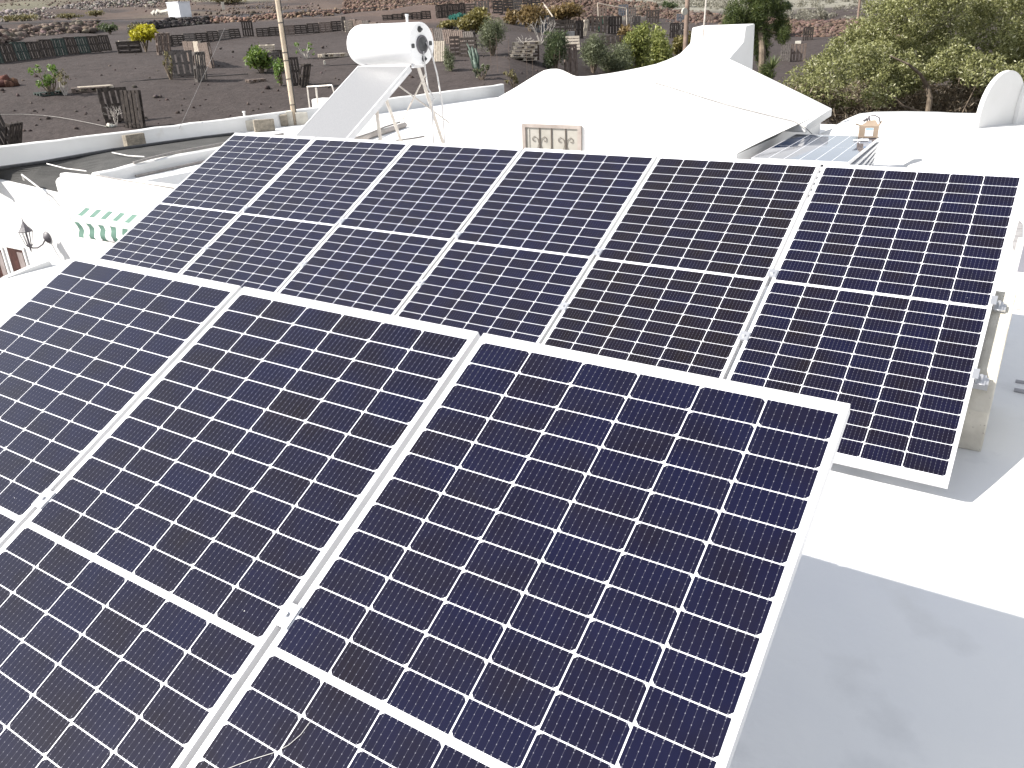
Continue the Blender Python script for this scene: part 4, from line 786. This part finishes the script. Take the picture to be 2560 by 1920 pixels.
PL = [  # px, py, w, h, mode, kind, yaw, tilt, label
 (298, 303, 66, 80, 'v', 'dark', .15, -.20, 'left one of the two dark pallets leaning together near the white parapet'),
 (342, 318, 42, 88, 'v', 'dark', -.55, -.12, 'right one of the two dark pallets leaning together near the white parapet'),
 (240, 223, 76, 0, 'f', 'light', .12, 0, 'pale pallet lying on top of another left of the leaning pair'),
 (224, 227, 80, 0, 'f', 'brown', .0, 0, 'brown pallet lying under the pale pallet'),
 (124, 236, 60, 0, 'f', 'green', .35, 0, 'greenish pallet lying flat under the sparse green tree'),
 (10, 372, 40, 92, 'v', 'dark', 1.0, -.25, 'dark pallet leaning steeply at the left picture edge'),
 (26, 372, 30, 70, 'v', 'dark', .9, .35, 'dark pallet propped against another at the left picture edge'),
 (455, 189, 68, 58, 'v', 'grey', .1, -.12, 'grey pallet with gaps forming the front of the pallet shelter'),
 (500, 203, 24, 70, 'v', 'grey', .8, .10, 'narrow looking grey pallet at the right side of the pallet shelter'),
 (408, 135, 30, 50, 'v', 'brown', .7, .15, 'brown pallet standing right of the yellow bush'),
 (325, 131, 56, 26, 'h', 'dark', .2, -.3, 'dark broken pallet lying tilted left of the yellow bush'),
 (322, 106, 46, 0, 'f', 'light', .1, 0, 'pale pallet resting on the broken pallet left of the yellow bush'),
 (622, 91, 26, 36, 'v', 'dark', -.1, 0, 'dark pallet standing taller than the low fence left of the pole'),
 (642, 145, 34, 24, 'h', 'dark', .1, -.1, 'dark pallet behind the bright green fig bush'),
 (676, 150, 38, 38, 'h', 'light', -.35, .25, 'pale slatted pallet leaning behind the bright green fig bush'),
 (694, 162, 26, 36, 'v', 'dark', .6, .05, 'dark pallet standing just left of the wooden pole'),
 (680, 178, 24, 46, 'h', 'grey', .9, .1, 'grey pallet edge right of the bright green fig bush'),
 (640, 204, 44, 0, 'f', 'brown', .3, 0, 'brown pallet lying flat below the fig bush'),
 (738, 213, 32, 66, 'v', 'dark', .2, -.2, 'dark pallet leaning right of the wooden pole'),
 (754, 216, 18, 58, 'v', 'dark', 1.0, .3, 'thin looking dark pallet leaning right of the wooden pole'),
 (832, 141, 64, 0, 'f', 'light', .25, 0, 'pale pallet lying alone in the field left of the tank'),
 (873, 80, 20, 27, 'h', 'light', .2, 0, 'pale stacked boards pallet at the left end of the sunlit fence'),
 (860, 78, 10, 34, 'v', 'grey', .3, 0, 'narrow grey pallet standing at the end of the low fence'),
 (1100, 154, 26, 48, 'v', 'light', -.3, -.25, 'pale pallet leaning right of the tank end'),
 (1137, 137, 26, 44, 'h', 'brown', .2, 0, 'brown crate like pallet left of the dark crate'),
 (1172, 140, 44, 44, 'h', 'dark', -.25, 0, 'dark slatted pallet forming the crate behind the cactus'),
 (1176, 99, 42, 4, 'h', 'light', -.3, 1.2, 'pale pallet lying across the top of the dark crate'),
 (1178, 39, 24, 28, 'h', 'dark', -.3, .1, 'dark tilted pallet left of the grey plank screen'),
 (1206, 30, 36, 26, 'v', 'grey', 0, 0, 'grey plank screen pallet between the two dark fences'),
 (1296, 50, 18, 26, 'h', 'grey', .5, .2, 'small grey pallet leaning in front of the slatted fence'),
 (1356, 84, 36, 42, 'v', 'blue', .1, -.05, 'bluish pallet behind the bare whitish tree'),
 (1376, 92, 14, 46, 'v', 'grey', .9, 0, 'grey pallet standing right of the bluish pallet'),
 (1400, 93, 30, 40, 'h', 'dark', .1, 0, 'dark slatted pallet at the left of the enclosure with the grey box'),
 (1424, 92, 26, 40, 'v', 'dark', 0, 0, 'dark upright pallet in the middle of the enclosure with the grey box'),
 (1446, 96, 20, 42, 'v', 'dark', .5, 0, 'dark upright pallet at the right of the enclosure with the grey box'),
 (1458, 92, 10, 40, 'v', 'light', .9, .15, 'pale leaning pallet at the right corner of the enclosure'),
 (1432, 126, 34, 34, 'h', 'light', .1, -.35, 'pale pallet slats beside the dark green feathery bush'),
 (1427, 188, 30, 72, 'v', 'brown', .5, -.1, 'brown pallet standing upright just behind the roof hump'),
 (1492, 82, 48, 38, 'v', 'dark', 0, 0, 'dark pallet with the green cloth hung over it'),
 (1500, 46, 34, 24, 'v', 'brown', 0, 0, 'brown upright pallet high behind the green cloth'),
 (1536, 86, 34, 42, 'v', 'dark', .3, 0, 'dark pallet right of the green cloth'),
 (1524, 62, 26, 22, 'h', 'grey', .3, .3, 'grey broken pallet above the pallet right of the green cloth'),
 (1558, 44, 24, 30, 'v', 'blue', 0, 0, 'bluish grey pallet under the long pale plank'),
 (1576, 60, 26, 38, 'v', 'grey', 0, 0, 'pale grey sheet like pallet under the end of the long plank'),
 (1588, 72, 20, 30, 'v', 'grey', .4, .1, 'grey pallet leaning right of the sheet like pallet'),
 (1532, 122, 56, 32, 'v', 'dark', 0, 0, 'dark pallet standing among the grey green bushes'),
 (1600, 100, 14, 28, 'v', 'grey', .4, 0, 'grey pallet behind the yellow green bush'),
 (1631, 60, 32, 32, 'v', 'dark', 0, 0, 'lone dark pallet right of the pale plank'),
 (1701, 58, 20, 22, 'v', 'blue', 0, 0, 'small bluish pallet left of the middle pole'),
 (1684, 98, 22, 38, 'v', 'dark', .3, 0, 'dark pallet behind the tangle of bare branches'),
 (1706, 98, 18, 38, 'v', 'grey', .5, 0, 'grey pallet beside the middle pole'),
 (1773, 60, 20, 18, 'v', 'brown', 0, 0, 'small brown pallet above the chimney'),
 (1962, 154, 24, 42, 'v', 'grey', 0, 0, 'left grey pallet of the upright pair right of the pine'),
 (1992, 154, 38, 42, 'v', 'brown', .1, 0, 'wider brownish pallet of the upright pair right of the pine'),
 (2018, 104, 24, 34, 'v', 'dark', .2, 0, 'dark pallet standing at the foot of the stony bank on the right'),
 (1328, 150, 34, 38, 'h', 'brown', .5, .0, 'brown pallet standing at the right side of the pale stack')]
for q in PL: pallet(*q)
for i, (x, dzz, w_) in enumerate(((1310, 0, 60), (1303, .165, 54), (1307, .33, 56), (1312, .50, 58), (1318, .67, 66))):
    pallet(x, 150, w_, 0, 'f', 'light', .12+.02*i, 0, ['bottom', 'second lowest', 'middle', 'second highest', 'topmost'][i]+' pallet of the pale stack in the middle of the field', 'pallets of the pale stack', dz=dzz)
# box on the enclosure, cloth, plank, stones, posts
def bx_at(px, py, wpx, hpx, dpth, m, name, label, cat, yaw=0, dz=0):
    c = g(px, py); k = depth(c)/F; va_ = math.atan2(c[1]-CP[1], c[0]-CP[0])-math.pi/2+yaw
    o = MB().box((-wpx*k/2, -dpth/2, 0), (wpx*k/2, dpth/2, hpx*k)).build(name, m, bevel=.015); o.matrix_world = Matrix.Translation(V(c)+Vector((0, 0, dz))) @ Matrix.Rotation(va_, 4, 'Z'); return tag(o, label, cat)
GB = mat('grey_plastic', (.13, .13, .135), (.19, .19, .195), 8, .6)
bx_at(1424, 95, 26, 15, .5, GB, 'storage_box', 'grey box standing in front of the dark pallet enclosure', 'box')
bx_at(1434, 80, 10, 9, .3, GB, 'storage_box', 'small grey box on top behind the larger grey box', 'box', dz=.15)
bx_at(1995, 111, 14, 8, .3, CONC, 'pale_stone', 'pale stone lying on top of the upright pallet pair', 'stone', dz=.0)
bx_at(705, 42, 10, 11, .5, WHITE, 'boundary_marker', 'small white block beside the wooden pole on the far stone line', 'marker')
bx_at(559, 24, 7, 17, .5, CONC, 'marker_post', 'short pale post right of the small white hut', 'post')
bx_at(812, 162, 5, 10, .12, CONC, 'marker_stone', 'small upright pale stone alone in the field', 'stone')
GC = mat('green_cloth', (.01, .20, .12), (.03, .33, .2), 9, .8)
c = g(1504, 83); k = depth(c)/F; va_ = math.atan2(c[1]-CP[1], c[0]-CP[0])-math.pi/2; vs = []
for i in range(7):
    for j in range(5):
        t = i/6; wd = (.35+.65*t) if i < 6 else 1; vs.append(((j/4-.5)*14*k*wd-.0+t*-.08, -.18-.05*math.sin(j*2+i), 39*k-35*k*t*(1 if j < 3 else .55)))
o = MB().add(vs, [(i*5+j, i*5+j+1, (i+1)*5+j+1, (i+1)*5+j) for i in range(6) for j in range(4)]).build('green_cloth', GC, smooth=True)
sd = o.modifiers.new('thickness', 'SOLIDIFY'); sd.thickness = .01
o.matrix_world = Matrix.Translation(V(c)) @ Matrix.Rotation(va_, 4, 'Z'); tag(o, 'bright green cloth hanging over a dark pallet', 'cloth')
cc = depth(g(1530, 60)); PT2 = PW['light']; tag(MB().tube([CP+ray(1494, 8)*(cc-1), CP+ray(1530, 15)*(cc-.8), CP+ray(1566, 21)*(cc-.6)], .045, 6).tube([CP+ray(1566, 21)*(cc-.6), CP+ray(1567, 62)*(cc-.6)], .03, 6).tube([CP+ray(1494, 8)*(cc-1), CP+ray(1496, 50)*(cc-1)], .03, 6).build('plank_rail', PT2), 'long pale plank carried on posts above the far pallets', 'plank')
cc = depth(g(1365, 60)); tag(MB().tube([CP+ray(1357, 7)*cc, CP+ray(1370, 24)*(cc-.3), CP+ray(1382, 42)*(cc-.5)], .05, 6).build('leaning_board', PT2), 'pale board leaning at the right end of the slatted top fence', 'board')
# cactus like green plant
c = g(1192, 192); k = depth(c)/F; cb_ = MB(); CT_ = mat('cactus_green', (.018, .035, .026), (.085, .125, .095), 9, .6, .3, 20)
for dx, z0_, z1_, r in ((0, 0, 70, 8), (-8, 20, 62, 6), (6, 25, 66, 5), (-10, 40, 78, 4), (2, 10, 40, 11)):
    cb_.tube([(dx*k, 0, z0_*k), (dx*k*1.3-.05, .05, (z0_+z1_)/2*k), (dx*k*1.5-.16, 0, z1_*k)], [r*k*.5, r*k*.75, r*k*.3], 8)
o = cb_.build('cactus', CT_, smooth=True); o.location = V(c); tag(o, 'bluish green columnar cactus in front of the dark crate', 'cactus')
# small far hut
hc = g(448, 37); k = depth(hc)/F; HT = thing('white_hut', 'small white flat roofed hut far up the slope at the top left', 'hut', hc)
va_ = math.atan2(hc[1]-CP[1], hc[0]-CP[0])-math.pi/2; HT.rotation_euler.z = va_+.75
HW = mat('hut_white_paint', (.74, .75, .78), (.8, .81, .84), 2, .8); MB().box((-2.1*k*10, -26*k, -.3), (16*k, 14*k, 27*k)).build('walls', HW, HT); MB().box((-2.2*k*10, -27*k, 27*k), (17*k, 15*k, 29*k)).build('roof', HW, HT)
tag(MB().tube([CP+ray(381+i*1.0, y)*depth(hc) for i, y in ((0, 37), (6, 30), (10, 36), (14, 28), (22, 32), (34, 30), (44, 26))], .25, 5).build('rubble_wall', CONC), 'low pale rubble wall left of the small white hut', 'rubble wall')
# second pale thing at the very top behind the pole
hc2 = g(690, 2); k = depth(hc2)/F; bb = MB().box((-28*k, -8*k, 0), (28*k, 8*k, 16*k)).build('far_building', HW); bb.location = V(hc2); bb.rotation_euler.z = math.atan2(hc2[1]-CP[1], hc2[0]-CP[0])-math.pi/2; tag(bb, 'pale building cut by the top picture edge behind the wooden pole', 'building')
# poles at the back
def pole(px, py, px2, py2, r, m, label, name='utility_pole', dd=None):
    c = g(px, py) if dd is None else CP+ray(px, py)*dd; d = depth(c); e = CP+ray(px2, py2)*d; v_ = V(e)-V(c)
    if dd: c = np.array(V(c)-v_*.6)
    o = MB().tube([(0, 0, -.3), V(e)-V(c)+(V(e)-V(c)).normalized()*2.5], [r, r*.85], 12).build(name, m, smooth='auto'); o.location = V(c); return tag(o, label, 'pole')
pole(1713, 121, 1719, 0, .075, POLB, 'brown wooden pole left of the chimney carrying a small pale box', dd=24)
pole(2143, 62, 2150, 0, .11, POLB, 'brown wooden pole rising beside the left edge of the large tree')
o = MB().lathe([(0, .10), (.05, .10)], CP+ray(1710, 29)*23.8, (1, -.6, 0), 12).build('meter_box', CONC); tag(o, 'small pale disc shaped box fixed high on the brown pole left of the chimney', 'box')
# overhead cable, guy wires, hose
dC = 34; tag(MB().tube([CP+ray(x, y)*dC for x, y in ((-40, 62), (160, 54), (320, 48), (500, 42), (640, 34), (760, 29), (900, 22), (1040, 10), (1130, 0), (1200, -10))], .011, 4).build('overhead_cable', BLK), 'thin dark overhead cable crossing the upper left of the view', 'cable')
tag(MB().tube([CP+ray(562, 70)*20, CP+ray(528, 148)*18, CP+ray(448, 322)*15.6], .0045, 4).build('guy_wire', CAB), 'thin pale guy wire slanting over the field to the parapet', 'wire')
HP = [(-20, 289), (60, 288), (110, 291), (150, 296), (190, 303), (230, 311), (268, 319)]
tag(MB().tube([g(x, y)+[0, 0, .03] for x, y in HP], .011, 5).build('garden_hose', CAB), 'thin pale hose curving across the dark gravel at lower left', 'hose')
HP = [(300, 207), (340, 204), (380, 200), (420, 197), (560, 190), (620, 186)]
tag(MB().tube([g(x, y)+[0, 0, .02] for x, y in HP], .016, 5).build('garden_hose', BLK), 'black hose lying across the gravel below the pallet shelter', 'hose')
HP = [(700, 172), (760, 169), (830, 165), (900, 161), (960, 157)]
tag(MB().tube([g(x, y)+[0, 0, .02] for x, y in HP], .016, 5).build('garden_hose', BLK), 'black hose lying across the gravel between pole and tank', 'hose')
# thin wire fence in front of the middle bushes
wf = thing('wire_fence', 'thin wire mesh fence with slim posts in front of the round bush', 'wire fence', g(1244, 178)); base = wf.location.copy()
for x, yb in ((1228, 176), (1244, 180), (1274, 186), (1318, 196), (1332, 198), (1400, 205)):
    p = g(x, yb); kk = depth(p)/F; MB().tube([V(p)-base, V(p)-base+Vector((0, 0, (88 if x in (1244, 1274, 1326) else 72)*kk))], .0055, 5).build('post', POLB, wf)
b = MB()
for h in (.25, .6, .95, 1.25): b.tube([V(g(x, y))-base+Vector((0, 0, h)) for x, y in ((1228, 176), (1274, 186), (1332, 198), (1400, 205))], .0016, 4)
b.build('wires', POLB, wf)

# thin thread on the front row glass, sticker on a frame
def onpanel(x, y, h=.001):
    n_ = np.array([0, -ST, CT]); p0 = np.array([0, -3.35, .10])+n_*h; d = ray(x, y); return CP+d*(np.dot(p0-CP, n_)/np.dot(d, n_))
tag(MB().tube([onpanel(x, y) for x, y in ((560, 1925), (625, 1900), (690, 1880), (722, 1862), (752, 1836), (774, 1806))], .0007, 4).build('thread', CABW), 'fine pale thread lying on the glass near the bottom edge of the view', 'thread')

tag(MB().tube([onz(x, y, .05) for x, y in ((880, 352), (925, 339), (965, 327), (1012, 312))], .055, 8).build('roof_roll', mat('pinkish_mortar', (.45, .40, .36), (.56, .51, .47), 8, .9, .4, 30), smooth=True), 'low pinkish mortar roll on the roof below the collector', 'kerb')
tag(MB().tube([onz(x, y, .12) for x, y in ((885, 346), (930, 331), (960, 318), (1000, 305))], .016, 6).build('cable', CAB), 'grey cable lying along the pinkish mortar roll', 'cable')
tag(MB().tube([onz(x, y, .02) for x, y in ((990, 351), (1030, 346), (1075, 338))], .014, 5).build('cable', CAB), 'short thin cable on the white roof right of the collector', 'cable')
